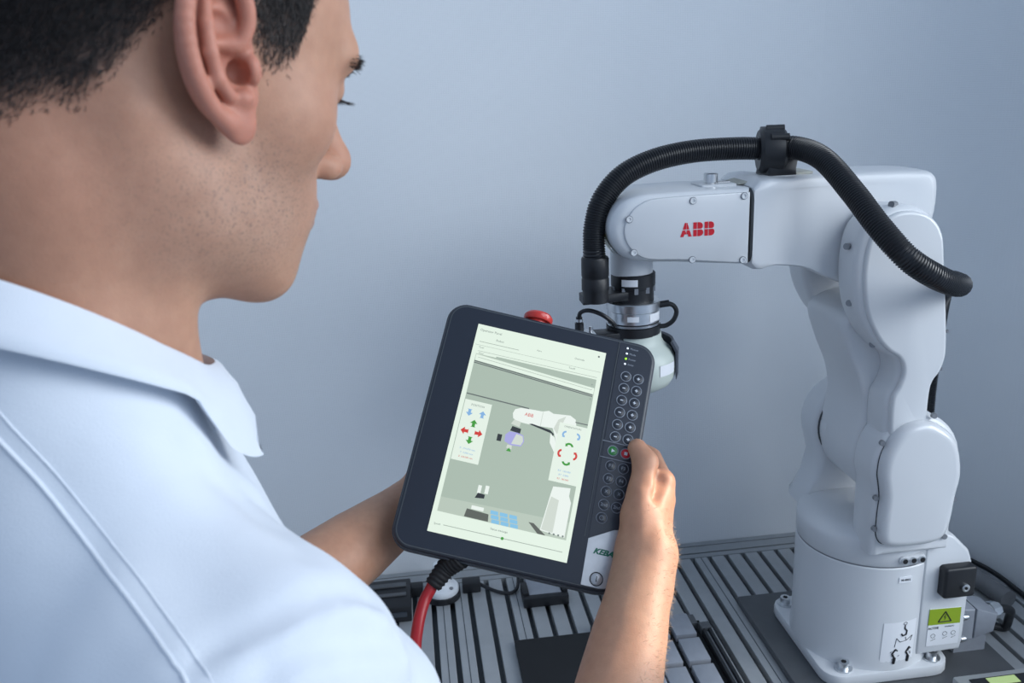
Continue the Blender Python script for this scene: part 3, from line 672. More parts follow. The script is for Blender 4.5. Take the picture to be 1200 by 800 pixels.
def boot(bm):
    pts = catmull([T2W(-.032, -.124, -.012), V(.013, .741, .420), V(.005, .738, .4125), V(-.003, .734, .4045)], 8)
    pts = resample(pts, .0011); n_ = len(pts)
    tube(bm, [TM.transposed() @ (p-TT) for p in pts], [(.0112-.0032*i/n_)+(.0006 if i % 4 < 2 else -.0003) for i in range(n_)], 16)
bm = B(); boot(bm); bm.to_mesh(bt.data); bm.free()
for p in bt.data.polygons: p.use_smooth = True
def red(bm):
    pts = catmull([V(0, .7365, .4095), V(-.0045, .733, .4025), V(-.0115, .726, .394), V(-.0185, .709, .381), V(-.0225, .685, .368), V(-.0205, .66, .355), V(-.014, .634, .335), V(.0, .60, .29), V(.01, .58, .20), V(.015, .60, .0), V(.01, .62, -.4), V(.03, .62, -.70), V(.10, .50, -.744), V(.3, .3, -.744)], 8)
    tube(bm, [TM.transposed() @ (p-TT) for p in pts], .0056, 14)
tpart('red_cable', 'cable_red', red, smooth=60)
# the lit picture on the screen: flat patches of print, each colour one layer higher
def em(name, r, g, b, k=1.0):
    m = mat(name, hexcol(r, g, b), .4, emit=k); nt = m.node_tree; b_ = nt.nodes['Principled BSDF']
    for l in list(b_.inputs['Base Color'].links): nt.links.remove(l)
    b_.inputs['Base Color'].default_value = (.01, .012, .012, 1)
for nm, c in dict(scr_white=(226, 240, 226), scr_panel=(226, 238, 226), scr_grey=(168, 184, 170), scr_grey2=(182, 196, 182), scr_line=(150, 162, 152), scr_dark=(70, 76, 76), scr_text=(110, 122, 118), scr_robot=(232, 240, 234), scr_robot2=(205, 214, 204), scr_rail=(95, 102, 100), scr_red=(205, 50, 35), scr_green=(60, 150, 45), scr_blue=(130, 175, 220), scr_lilac=(165, 165, 220), scr_mat=(88, 92, 84), scr_block=(130, 190, 225), scr_black=(35, 38, 40)).items(): em(nm, *c)
scr = tpart('screen', 'scr_white', lambda bm: box(bm, (0, 0, .0007), (.1355, .2168, .0006)), smooth=0)
LAY = [0]
def ui(name, m, polys, lvl):
    for p in polys: tpart(name, m, lambda bm: prism(bm, p, tl, 1.0+.03*lvl+.02, .95), scr, 0)
R4 = lambda x0, y0, x1, y1: [(x0, y0), (x1, y0), (x1, y1), (x0, y1)]
def seg(a, b, w_):
    d = Vector((b[0]-a[0], b[1]-a[1])); d.normalize(); n_ = Vector((-d.y, d.x))*w_/2
    return [(a[0]+n_.x, a[1]+n_.y), (a[0]-n_.x, a[1]-n_.y), (b[0]-n_.x, b[1]-n_.y), (b[0]+n_.x, b[1]+n_.y)]
ui('view_background', 'scr_grey', [R4(-63, -88, 63, 77.5)], 1)
ui('view_upper_wall', 'scr_grey2', [[(-63, 72), (63, 58), (63, 66), (-63, 77)], [(-63, -74), (63, -71), (63, -88), (-63, -88)]], 2)
ui('white_band', 'scr_white', [[(-62.5, 69), (62.5, 61.5), (62.5, 68), (-62.5, 75.5)], R4(-63, 76.2, -42, 78.5)], 3)
ui('ceiling_rail', 'scr_rail', [seg((-63, 68.2), (62, 60.4), 1.1), seg((-63, 66.4), (62, 58.8), 1.0), seg((-62.5, 32.7), (2, 31.4), 1.2), seg((50, 28.3), (63, 28.4), 1.0)], 4)
ui('header_lines', 'scr_line', [seg((-62.4, 89.8), (-21, 89.9), .5), seg((-62, 79.4), (63, 79.8), .35), seg((-60, 72.6), (60, 65.6), .4), seg((-54.2, -99.8), (61.7, -99.6), .6), seg((-66, 85.8), (66, 86.2), .25)], 4)
def txt(name, m, items):
    for t_, x_, y_, s_ in items: tpart(name, m, lambda bm: text_bm(bm, t_, s_*mm, lambda x, y, w_: Vector((x_*mm+x, y_*mm+y, .00116+w_*.1))), scr, 0)
txt('screen_text', 'scr_text', [('Operator Panel', -53, 102.5, 3.6), ('Robot', -41.8, 94.6, 3.2), ('Auto', -.3, 94.2, 2.6), ('Override', 42, 95, 2.8), ('Tool', -59.1, 83.5, 2.8), ('Tool0', 36.1, 83.5, 2.8), ('View', -58, 77.3, 2.6), ('POSITION', -48.5, 22, 3.2), ('ORIENTATION', 48.6, 22.4, 2.9), ('Status message', -1.5, -93.2, 2.8), ('Speed', -60.2, -100, 2.6), ('+', 59.5, 71, 3.4), ('-', 60, 66.5, 3.4), ('o', 60.5, 56, 3.4)])
ui('corner_dot', 'scr_dark', [circ(61, 102.6, 1.0, 12)], 4)
ui('slider_knob', 'scr_green', [circ(3.2, -99.8, 1.5, 14)], 5)
# picture of the robot
arm = [(-12.9, 23), (-11.5, 27.5), (-6, 30.3), (8, 31.3), (16, 31.6), (22, 33.8), (27, 31.9), (44, 34), (50, 31), (52, 24), (52, 10), (45, 2), (36, 0), (33.5, 8), (29, 17.2), (8, 15.4), (-6, 15.6), (-11.5, 18)]
ui('robot_picture', 'scr_robot', [arm, [(36.5, -84), (61, -86), (61, -52), (58, -46), (58, -38), (41, -40), (40, -47)], [(28, 11), (33, 8), (37, -2), (36, -8), (29, 2)], R4(-30, -63, -26.6, -55), R4(-23, -62, -19.4, -54), R4(-32, -79, -20, -75.5)], 4)
ui('robot_picture_shade', 'scr_robot2', [[(37.5, -83), (49, -84), (49, -52), (41, -50), (40, -56)], [(30, 17), (33, 27), (40, 32), (38, 24), (34.5, 12)], R4(16.2, 16.2, 16.9, 31.2), [(-12.5, 12), (-3.5, 10.5), (-3, 16), (-10, 17)]], 5)
txt('robot_logo_picture', 'scr_red', [('ABB', 3.4, 24.8, 5.0)])
ui('tool_dark', 'scr_black', [[(-11.8, 5), (-1.6, 4), (-1.4, 9), (-10.5, 10)], R4(-23, -8, -18.5, -1), [(5, 15.8), (29, 11.5), (31, 9), (31.5, 11.5), (27, 14.6), (8, 16.8)], [(-31, -68), (-22, -66.8), (-22, -63), (-29, -62.5)]], 5)
ui('tool_lilac', 'scr_lilac', [[(-15, -7), (-8, -9.5), (2, -8.5), (4, -3), (2, 3), (-4, 4.4), (-12, 4), (-15.5, 0)]], 5)
ui('tool_lilac_light', 'scr_robot2', [[(-8, -8), (1.5, -7.4), (3, -3), (1.5, 2), (-5, 3)], [(-12, -13), (-6.5, -13.4), (-7, -9.5), (-11.5, -9.5)]], 6)
ui('tool_tip', 'scr_green', [[(-11.5, -16), (-6.5, -16), (-9, -12)]], 6)
ui('tray_picture', 'scr_mat', [[(-37, -87.5), (-13.5, -87.5), (-14.5, -80.5), (-36, -79.5)], [(24.5, -79), (29.5, -79), (43, -88), (35, -88)]], 5)
ui('blocks_picture', 'scr_block', [[(-13+9.2*i+1.3*(2-j), -87.8+4.1*j), (-5.2+9.2*i+1.3*(2-j), -87.8+4.1*j), (-5.9+9.2*i+1.3*(2-j), -84.3+4.1*j), (-13.3+9.2*i+1.3*(2-j), -84.3+4.1*j)] for i in range(3) for j in range(3)], 6)
# jog panels
ui('jog_panel', 'scr_panel', [R4(-62.3, -36, -35, 26.5), R4(35, -35, 63, 25)], 6)
def arrow(x, y, dx, dy, s):
    p = Vector((-dy, dx))
    f_ = lambda a, b: (x+dx*a*s+p.x*b*s, y+dy*a*s+p.y*b*s)
    return [f_(1, 0), f_(0, 1), f_(0, .4), f_(-.8, .4), f_(-1, .7), f_(-1, -.7), f_(-.8, -.4), f_(0, -.4), f_(0, -1)]
def curved(x, y, ang, s, flip=1):
    out, inn_ = [], []
    for k in range(7):
        a = ang+flip*(-1.3+2.2*k/6); out.append((x+s*math.cos(a), y+s*math.sin(a))); inn_.append((x+s*.55*math.cos(a), y+s*.55*math.sin(a)))
    a = ang+flip*1.5; tip = (x+s*.8*math.cos(a), y+s*.8*math.sin(a)); a2 = ang+flip*.8
    return out+[(x+s*1.25*math.cos(a2), y+s*1.25*math.sin(a2)), tip, (x+s*.3*math.cos(a2), y+s*.3*math.sin(a2))]+inn_[::-1]
ui('jog_arrow_blue', 'scr_blue', [arrow(-55.3, 13.6, 0, -1, 3.6), arrow(-42.1, 14.2, 0, 1, 3.6), curved(43.4, 13.6, 2.9, 4), curved(54, 13.6, .3, 4, -1)], 7)
ui('jog_arrow_green', 'scr_green', [arrow(-48.5, 3.5, 0, 1, 3.8), arrow(-48.8, -14.2, 0, -1, 3.8), curved(48.6, 1.6, 1.57, 4.6), curved(48.8, -12.6, -1.57, 4.6)], 7)
ui('jog_arrow_red', 'scr_red', [arrow(-55.9, -5.5, -1, 0, 3.9), arrow(-41.6, -5.5, 1, 0, 3.9), curved(43, -6, 3.14, 4.6), curved(54, -6, 0, 4.6)], 7)
def txt2(name, m, items):
    for t_, x_, y_, s_ in items: tpart(name, m, lambda bm: text_bm(bm, t_, s_*mm, lambda x, y, w_: Vector((x_*mm+x, y_*mm+y, .00126+w_*.1))), scr, 0)
txt2('jog_title', 'scr_text', [('POSITION', -48.5, 22, 3.0), ('ORIENTATION', 48.8, 21.8, 2.6)])
txt2('jog_values', 'scr_blue', [('X  374.000 mm', -48.7, -23.2, 2.5), ('Y  0.000 mm', -48.7, -27.4, 2.5), ('RX  180.000', 48.6, -23.2, 2.5), ('RY  0.000', 48.6, -27.2, 2.5)])
txt2('jog_values_red', 'scr_red', [('Z  630.000 mm', -48.7, -31.6, 2.3), ('RZ  180.000', 48.6, -31.2, 2.3)])
ui('view_tools', 'scr_text', [circ(46+4.4*i, -85, 1.0, 8) for i in range(4)], 7)
# ---------------------------------------------------------------- the man: implicit surfaces meshed with surface nets
def surf_net(f, lo, hi, h):
    lo = np.array(lo, np.float64); n = np.ceil((np.array(hi)-lo)/h/4).astype(int)*4+1
    cn = (n-1)//4+1
    ax = [lo[i]+np.arange(cn[i])*4*h for i in range(3)]
    G = np.stack(np.meshgrid(*ax, indexing='ij'), -1).reshape(-1, 3)
    c = f(G).reshape(cn)
    near = np.abs(c) < 4*h*2.0
    Vv = np.repeat(np.repeat(np.repeat(c, 4, 0), 4, 1), 4, 2)[:n[0]+3, :n[1]+3, :n[2]+3]
    m = np.repeat(np.repeat(np.repeat(near, 4, 0), 4, 1), 4, 2)
    # coarse sample i covers fine 4i..4i+3 ; shift so it is centred
    Vv = np.pad(Vv, 2, mode='edge')[0:n[0], 0:n[1], 0:n[2]]; m = np.pad(m, 2, mode='edge')[0:n[0], 0:n[1], 0:n[2]]
    idx = np.argwhere(m); Vv = Vv.astype(np.float64).copy()
    Vv[m] = f(lo+idx*h)
    S = Vv < 0
    cs = [S[i:n[0]-1+i, j:n[1]-1+j, k:n[2]-1+k] for i in (0, 1) for j in (0, 1) for k in (0, 1)]
    tot = sum(x.astype(np.int8) for x in cs); act = (tot > 0) & (tot < 8)
    ci = np.argwhere(act); vid = -np.ones(act.shape, np.int64); vid[act] = np.arange(len(ci))
    pos = np.zeros((len(ci), 3)); cnt = np.zeros(len(ci))
    offs = [(i, j, k) for i in (0, 1) for j in (0, 1) for k in (0, 1)]
    for a in offs:
        for ax_ in range(3):
            if a[ax_]: continue
            b_ = list(a); b_[ax_] = 1
            va = Vv[tuple((ci+a).T)]; vb = Vv[tuple((ci+b_).T)]; cr = (va < 0) != (vb < 0)
            t = np.where(cr, va/np.where(cr, va-vb, 1), 0); q = np.tile(np.array(a, float), (len(ci), 1)); q[:, ax_] += t
            pos[cr] += q[cr]; cnt += cr
    P = lo+(ci+pos/cnt[:, None])*h
    faces = []
    for ax_ in range(3):
        u, v = (ax_+1) % 3, (ax_+2) % 3
        sl0 = [slice(1, n[i]-1) for i in range(3)]; sl1 = list(sl0); sl0[ax_] = slice(0, n[ax_]-1); sl1[ax_] = slice(1, n[ax_])
        A = S[tuple(sl0)]; Bq = S[tuple(sl1)]; e = np.argwhere(A != Bq)
        inside = A[tuple(e.T)]
        e[:, u] += 1; e[:, v] += 1
        du = np.zeros(3, int); du[u] = 1; dv = np.zeros(3, int); dv[v] = 1
        q = np.stack([vid[tuple((e-du-dv).T)], vid[tuple((e-dv).T)], vid[tuple(e.T)], vid[tuple((e-du).T)]], 1)
        q[~inside] = q[~inside][:, ::-1]; faces.append(q)
    return P, np.concatenate(faces)
A3 = lambda *a: np.array(a, float)
def s_ell(p, c, r):
    r = np.array(r, float); q = (p-np.array(c))/r; k0 = np.sqrt((q*q).sum(1))+1e-9; k1 = np.sqrt(((q/r)**2).sum(1))+1e-9
    return k0*(k0-1)/k1
def s_cap(p, a, b, ra, rb=None):
    a = np.array(a, float); b = np.array(b, float); rb = ra if rb is None else rb
    ba = b-a; pa = p-a; h = np.clip((pa@ba)/(ba@ba), 0, 1); d = pa-h[:, None]*ba
    return np.sqrt((d*d).sum(1))-(ra+(rb-ra)*h)
def s_min(a, b, k):
    h = np.clip(.5+.5*(b-a)/k, 0, 1); return b*(1-h)+a*h-k*h*(1-h)
def s_sub(a, b, k): return -s_min(-a, b, k)
def s_chain(p, pts, rads, k=None):
    d = None
    for i in range(len(pts)-1):
        c = s_cap(p, pts[i], pts[i+1], rads[i], rads[i+1]); d = c if d is None else (np.minimum(d, c) if k is None else s_min(d, c, k))
    return d
def unit(v): v = np.array(v, float); return v/np.linalg.norm(v)
FLOOR = FL
# --- frames
H_AZ, H_PITCH, H_ROLL = math.radians(50.5), math.radians(20), math.radians(0)
hf = A3(math.sin(H_AZ)*math.cos(H_PITCH), math.cos(H_AZ)*math.cos(H_PITCH), -math.sin(H_PITCH)); hr = A3(math.cos(H_AZ), -math.sin(H_AZ), 0); hu = np.cross(hr, hf)
EAR_W = A3(-.0755, .4162, .8716)
HM = np.stack([hr, hf, hu], 1)          # columns: head axes in world
H0 = EAR_W-HM@A3(.073, 0, 0)
def w2h(p): return (p-H0)@HM
def h2w(p): return p@HM.T+H0
T_AZ = math.radians(32)
tf = A3(math.sin(T_AZ), math.cos(T_AZ), 0); tr = A3(math.cos(T_AZ), -math.sin(T_AZ), 0)
NC = A3(-.172, .447, .74)
SR = A3(-.085, .355, .588); EL_R = A3(.086, .498, .275); WR_R = A3(.200, .711, .428)
SL = NC-.19*tr+A3(0, 0, -.15); EL_L = A3(-.215, .655, .395); WR_L = A3(-.022, .835, .438)
neck_lo = (NC-.010*tf+A3(0, 0, -.05))
def f_head(pw):
    p = w2h(pw); ax = np.abs(p[:, 0]); q = p.copy(); q[:, 0] = ax
    d = s_ell(p, (0, -.018, .048), (.0765, .101, .086))
    d = s_min(d, s_ell(p, (0, .034, .038), (.062, .060, .060)), .03)
    d = s_min(d, s_ell(p, (0, .030, -.022), (.0595, .060, .066)), .03)
    d = s_min(d, s_ell(q, (.041, .051, -.006), (.021, .025, .020)), .022)          # cheekbones
    d = s_min(d, s_cap(q, (.050, .004, -.050), (.046, .016, -.064), .016), .025)   # jaw angle
    d = s_min(d, s_cap(q, (.046, .016, -.066), (.016, .072, -.085), .0145, .0150), .022)
    d = s_min(d, s_ell(p, (0, .042, -.062), (.044, .046, .032)), .025)
    d = s_min(d, s_ell(p, (0, .078, -.083), (.020, .015, .015)), .018)             # chin
    d = s_min(d, s_ell(p, (0, .070, -.046), (.031, .030, .030)), .02)              # mouth barrel
    d = s_min(d, s_cap(q, (.010, .091, .035), (.045, .077, .035), .0095, .0085), .014)  # brow
    d = s_sub(d, -s_ell(q, (.034, .098, .016), (.019, .017, .013))*-1, .012) if False else np.maximum(d, -s_ell(q, (.034, .100, .017), (.018, .018, .012))) if False else -s_min(-d, s_ell(q, (.034, .099, .016), (.017, .017, .0115)), .012)
    d = s_min(d, s_ell(q, (.0315, .0765, .018), (.0145, .0130, .0115)), .004)      # lids over the eyeball
    d = s_min(d, s_cap(p, (0, .091, .024), (0, .113, -.010), .0075, .0095), .010)  # nose bridge
    d = s_min(d, s_ell(p, (0, .1135, -.014), (.0115, .0120, .0105)), .008)
    d = s_min(d, s_ell(q, (.0125, .1025, -.019), (.0075, .0105, .0080)), .006)
    d = -s_min(-d, s_ell(q, (.0070, .1075, -.0275), (.0042, .006, .0045)), .003)   # nostrils
    d = s_min(d, s_chain(q, [(0, .1015, -.0425), (.010, .0995, -.0425), (.022, .090, -.0465)], [.0050, .0048, .003]), .005)
    d = s_min(d, s_chain(q, [(0, .1000, -.0535), (.010, .0975, -.0530), (.022, .089, -.0480)], [.0056, .0052, .003]), .005)
    d = -s_min(-d, s_cap(q, (0, .1075, -.0478), (.020, .0960, -.0475), .0016), .003)
    # neck
    nl = w2h(neck_lo[None])[0]; nk = w2h((NC-.012*tf+A3(0, 0, .0))[None])[0]
    nd = s_chain(p, [(0, -.034, -.020), (0, -.038, -.062), tuple(nk), tuple(nl)], [.056, .0545, .0575, .066], .02)
    nd = s_min(nd, s_cap(q, (.055, -.026, -.030), (.018, nk[1]+.05, nk[2]-.01), .012, .010), .025)   # neck tendons
    nd = s_min(nd, s_cap(p, (0, .050, -.075), (0, .0, -.092), .018, .026), .02)
    d = s_min(d, nd, .026)
    # ear dent: flat area and hollow where the ear is rooted
    return d
# ear, in its own frame: u back, v up, w out
EA, TILT, EK = math.radians(9), math.radians(21), 1.06
ev = unit(hu*math.cos(TILT)-hf*math.sin(TILT)); eu = unit(-hf*math.cos(EA)+hr*math.sin(EA)); eu = unit(eu-ev*(eu@ev)); ew = unit(np.cross(eu, ev)); ew = ew if ew@hr > 0 else -ew
E0 = H0+HM@A3(.0765, -.004, .003)
EMt = np.stack([eu, ev, ew], 1)
def f_ear(pw):
    p = (pw-E0)@EMt/EK
    d = s_ell(p, (.0030, .004, -.0010), (.0170, .0300, .0048))
    d = -s_min(-d, s_ell(p, (-.0010, -.0030, .0085), (.0088, .0100, .0112)), .002)      # lower concha
    d = -s_min(-d, s_ell(p, (.0010, .0125, .0075), (.0078, .0062, .0098)), .002)          # upper concha
    d = -s_min(-d, s_cap(p, (.0145, .0200, .0060), (.0150, -.0040, .0050), .0034), .002)  # groove under the rim
    d = -s_min(-d, s_ell(p, (.0020, .0245, .0060), (.0060, .0036, .0060)), .002)          # triangular hollow
    helix = [(-.0040, .0045, .0015), (-.0090, .0070, .0040), (-.0115, .0150, .0060), (-.0095, .0245, .0070), (-.0030, .0320, .0075), (.0065, .0340, .0078), (.0155, .0275, .0078), (.0198, .0150, .0072), (.0198, .0020, .0064), (.0165, -.0100, .0054), (.0110, -.0190, .0040), (.0040, -.0255, .0025)]
    hc_ = [tuple(v) for v in catmull(helix, 3)]
    d = s_min(d, s_chain(p, hc_, [.0026+.0010*min(1, i/9) for i in range(len(hc_))], .0015), .0025)
    anti = [(.0070, .0215, .0045), (.0098, .0130, .0066), (.0105, .0020, .0072), (.0085, -.0080, .0068), (.0030, -.0150, .0060)]
    d = s_min(d, s_chain(p, anti, [.0024, .0028, .0031, .0031, .0028], .0015), .003)
    d = s_min(d, s_cap(p, (-.0085, .0040, .0030), (.0040, .0055, .0010), .0022, .0015), .003)  # crus bridge between the hollows
    d = s_min(d, s_ell(p, (-.0112, -.0050, .0055), (.0036, .0060, .0036)), .003)          # tragus
    d = s_min(d, s_ell(p, (-.0050, -.0160, .0050), (.0042, .0032, .0032)), .003)          # antitragus
    d = s_min(d, s_ell(p, (-.0040, -.0255, .0010), (.0085, .0100, .0044)), .006)          # lobe
    d = s_min(d, s_cap(p, (-.002, .010, -.008), (-.006, -.012, -.008), .0080, .0070), .005)   # root
    d = s_min(d, s_cap(p, (-.0125, .004, -.001), (-.0115, -.016, -.0015), .0042, .0050), .005)   # front edge running into the cheek
    d = -s_min(-d, s_ell(p, (-.0065, -.0060, .0010), (.0040, .0050, .0060)), .002)        # canal
    return d*EK
def f_ear_joined(pw): return s_min(f_ear(pw), f_head(pw)+.0007, .006)
def smooth_noise(p, s, seed=0):
    r = np.random.default_rng(seed); o = np.zeros(len(p))
    for k in range(6):
        kv = r.normal(size=3)*s; o += np.sin(p@kv+r.uniform(0, 6.28))
    return o/6
# --- arms and hands
def Tp(x, y, z): v = T2W(x*mm, y*mm, z*mm); return (v.x, v.y, v.z)
def f_rarm(p):
    E_, W_ = EL_R, WR_R
    d = s_chain(p, [tuple(SR), tuple(E_)], [.044, .039])
    mid = E_+(W_-E_)*.30
    d = s_min(d, s_chain(p, [tuple(E_), tuple(mid), tuple(E_+(W_-E_)*.72), tuple(W_)], [.041, .0430, .0335, .0258]), .03)
    # flatten at the wrist: an extra ridge makes it wider than deep
    side = unit(A3(.93, -.25, -.15))
    d = s_min(d, s_cap(p, W_+side*.003-A3(.01, .02, .02), W_+side*.003, .0235, .0225), .012)
    d = s_min(d, s_cap(p, W_-side*.004-A3(.01, .02, .02), W_-side*.006, .0225, .0215), .012)
    # palm: metacarpals fanning from the wrist
    knk = [Tp(147, -9, -6), Tp(153, -24, -18), Tp(152, -42, -28), Tp(147, -60, -36)]
    base = [tuple(W_+side*.001), tuple(W_+side*.006+A3(0, .006, 0)), tuple(W_+side*.008+A3(0, .012, 0)), tuple(W_+side*.008+A3(0, .018, -.004))]
    pal = None
    for b_, k_ in zip(base, knk):
        c = s_cap(p, b_, k_, .0150, .0115); pal = c if pal is None else s_min(pal, c, .012)
    d = s_min(d, pal, .016)
    # thumb
    thumb = [tuple(W_-side*.002+A3(0, .004, .004)), Tp(127, -54, 15), Tp(125.5, -28, 16), Tp(123.5, 1, 13.5), Tp(114, 14, 10.5)]
    d = s_min(d, s_chain(p, thumb, [.0195, .0175, .0140, .0118, .0096], .006), .014)
    d = s_min(d, s_cap(p, Tp(130, -45, 10), Tp(143, -25, 0), .015, .012), .014)       # web of the thumb
    # fingers closing behind the tablet
    F_ = [([Tp(147, -9, -6), Tp(138, 20, -30), Tp(120, 30, -42), Tp(101, 34, -40)], [.0112, .0096, .0085, .0078]),
          ([Tp(153, -24, -18), Tp(146, 8, -43), Tp(122, 17, -53), Tp(100, 19, -50)], [.0112, .0098, .0087, .0080]),
          ([Tp(152, -42, -28), Tp(145, -12, -50), Tp(121, -6, -56), Tp(100, -4, -51)], [.0108, .0094, .0084, .0077]),
          ([Tp(147, -60, -36), Tp(138, -36, -52), Tp(118, -31, -54), Tp(102, -30, -49)], [.0098, .0085, .0075, .0068])]
    for pts, rr in F_: d = s_min(d, s_chain(p, pts, rr), .005)
    # tendon to the index knuckle, knuckle bumps, creases at the thumb joints
    d = s_min(d, s_cap(p, tuple(W_+side*.004+A3(-.002, -.016, .012)), Tp(143, -14, 2), .0040, .0036), .010)
    d = s_min(d, s_cap(p, tuple(W_-side*.010+A3(0, -.016, .010)), Tp(121, -34, 28), .0036, .0032), .009)
    d = s_min(d, s_ell(p, Tp(146, -10, 2), (.010, .010, .010)), .006)
    d = -s_min(-d, s_cap(p, Tp(139, -12, 16), Tp(135, -34, 24), .0030, .0016), .012)      # hollow between thumb and index
    ta = unit(np.array(Tp(114, 14, 10.5))-np.array(Tp(125.5, -28, 16))); tt = (p-np.array(Tp(123.5, 1, 13.5)))@ta
    near_t = np.exp(-((p-np.array(Tp(123.5, 1, 22)))**2).sum(1)/.011**2)
    d = d+.00035*near_t*np.sin(tt*2300)
    return d-.0004*smooth_noise(p, 130, 4)
def f_larm(p):
    E_, W_ = EL_L, WR_L
    d = s_chain(p, [tuple(SL), tuple(E_)], [.050, .043])
    d = s_min(d, s_chain(p, [tuple(E_), tuple(E_+(W_-E_)*.3), tuple(E_+(W_-E_)*.72), tuple(W_)], [.042, .0455, .037, .0285]), .03)
    knk = [Tp(-52, -6, -56), Tp(-52, -26, -60), Tp(-54, -45, -60), Tp(-58, -62, -58)]
    pal = None
    for i, k_ in enumerate(knk):
        c = s_cap(p, tuple(W_+A3(0, .004*i, -.004*i)), k_, .0175, .0125); pal = c if pal is None else s_min(pal, c, .012)
    d = s_min(d, pal, .016)
    F_ = [([knk[0], Tp(-12, 4, -58), Tp(14, 8, -54), Tp(32, 9, -51)], [.0112, .0098, .0086, .0078]), ([knk[1], Tp(-8, -22, -59), Tp(20, -20, -54), Tp(40, -19, -51)], [.0112, .0100, .0088, .0080]),
          ([knk[2], Tp(-12, -46, -59), Tp(15, -46, -54), Tp(33, -46, -51)], [.0108, .0096, .0084, .0077]), ([knk[3], Tp(-24, -68, -58), Tp(-4, -70, -54), Tp(10, -71, -50)], [.0098, .0086, .0076, .0068]),
          ([tuple(W_), Tp(-78, 10, -46), Tp(-70, 38, -44), Tp(-62, 58, -42)], [.018, .0145, .0120, .0098])]
    for pts, rr in F_: d = s_min(d, s_chain(p, pts, rr), .006)
    return d
# --- clothes
def tw(f_, r_, z_): return tuple(NC+tf*f_+tr*r_+A3(0, 0, z_))
def f_shirt_body(p):
    d = s_ell(p, tw(-.01, 0, -.30), (.165, .165, .20))
    q = np.stack([(p-NC)@tr, (p-NC)@tf, p[:, 2]-NC[2]], 1)
    d = s_ell(q, (0, -.015, -.30), (.160, .105, .20))
    d = s_min(d, s_ell(q, (0, .02, -.43), (.165, .122, .24)), .06)
    aq = q.copy(); aq[:, 0] = np.abs(q[:, 0])
    d = s_min(d, s_cap(aq, (.020, -.030, -.030), (.11, -.03, -.122), .042, .040), .05)     # trapezius to shoulder
    d = s_min(d, s_cap(q, (0, -.018, -.004), (0, -.026, -.085), .0625, .074), .035)
    d = s_min(d, s_cap(q, (0, .004, -.05), (0, .040, -.14), .024, .028), .03)               # neck stand
    d = s_min(d, s_cap(aq, (.025, .015, -.105), (.10, .0, -.150), .034, .042), .045)
    d = s_min(d, s_ell(aq, (.065, .045, -.235), (.075, .045, .09)), .05)                      # chest
    d = s_min(d, s_ell(q, (.0, .047, -.160), (.05, .034, .095)), .05)
    d = s_min(d, s_ell(aq, (.09, -.075, -.19), (.085, .05, .10)), .05)                        # shoulder blades
    return d
def arm_sleeve(p, S_, E_, r0, r1, L):
    e = S_+(E_-S_)*L
    return s_cap(p, tuple(S_), tuple(e), r0, r1)
FOLDS = [(.0050, .0065, [(-.030, .366, .632), (-.036, .357, .641), (-.046, .342, .650), (-.059, .329, .653), (-.072, .319, .653), (-.085, .311, .651), (-.093, .305, .648)]),
         (-.0036, .0075, [(-.024, .360, .622), (-.031, .353, .635), (-.046, .335, .646), (-.061, .321, .649), (-.075, .312, .648), (-.090, .302, .645)]),
         (.0036, .0060, [(-.018, .355, .612), (-.028, .340, .624), (-.041, .326, .635), (-.054, .315, .640), (-.068, .306, .641)]),
         (-.0026, .0070, [(-.013, .360, .597), (-.028, .334, .620), (-.045, .318, .633), (-.060, .308, .636)]),
         (.0026, .0090, [(-.113, .386, .708), (-.102, .392, .691), (-.090, .402, .670), (-.073, .386, .662), (-.059, .371, .658)]),
         (-.0020, .0080, [(-.108, .397, .706), (-.102, .422, .680), (-.092, .440, .655)]),
         (.0050, .0260, [(-.150, .352, .702), (-.123, .352, .693), (-.105, .349, .680), (-.096, .330, .666)]),
         (-.0024, .0130, [(-.130, .338, .672), (-.112, .318, .658), (-.098, .302, .645)])]
def f_shirt(p):
    d = f_shirt_body(p)
    for S_, E_, sg in ((SR, EL_R, 1), (SL, EL_L, -1)):
        a = unit(E_-S_)
        sl = arm_sleeve(p, S_, E_, .0600, .0440, .66)
        t = (p-S_)@a
        # gathered folds running round the sleeve
        sl = sl-.0034*np.sin(t*105+smooth_noise(p, 22, 5)*2.4)*np.clip(1-np.abs(t-.06)/.12, 0, 1)
        d = s_min(d, sl, .045)
        # open hem: cut beyond the end and hollow out
        t_end = np.linalg.norm(E_-S_)*.66
        cut = np.where(np.sqrt(np.maximum(((p-S_-np.outer(t, a))**2).sum(1), 0)) < .10, t-t_end, -1.0)
        d = np.maximum(d, np.where(t > t_end*.7, cut, -1))
        d = np.maximum(d, -np.maximum(s_cap(p, tuple(S_+a*t_end*.75), tuple(S_+a*t_end*1.4), .0405, .0410), -(t-t_end*.75)))
    d = d-.0030*smooth_noise(p, 24, 9)-.0012*smooth_noise(p, 55, 3)
    for amp, wd, ch in FOLDS: d = d+amp*np.exp(-(s_chain(p, ch, [0.]*len(ch))/wd)**2)
    # hem at the hips
    d = np.maximum(d, (NC[2]-.66)-p[:, 2])
    return d
def f_trousers(p):
    q = np.stack([(p-NC)@tr, (p-NC)@tf, p[:, 2]-NC[2]], 1); q[:, 0] = np.abs(q[:, 0])
    d = s_ell(q, (0, 0, -.66), (.158, .112, .14))
    d = s_min(d, s_chain(q, [(.085, -.005, -.68), (.095, .0, -1.02), (.10, -.03, -1.43)], [.088, .065, .055]), .05)
    return np.maximum(d, np.maximum(q[:, 2]+.60, -(q[:, 2]+1.445)))
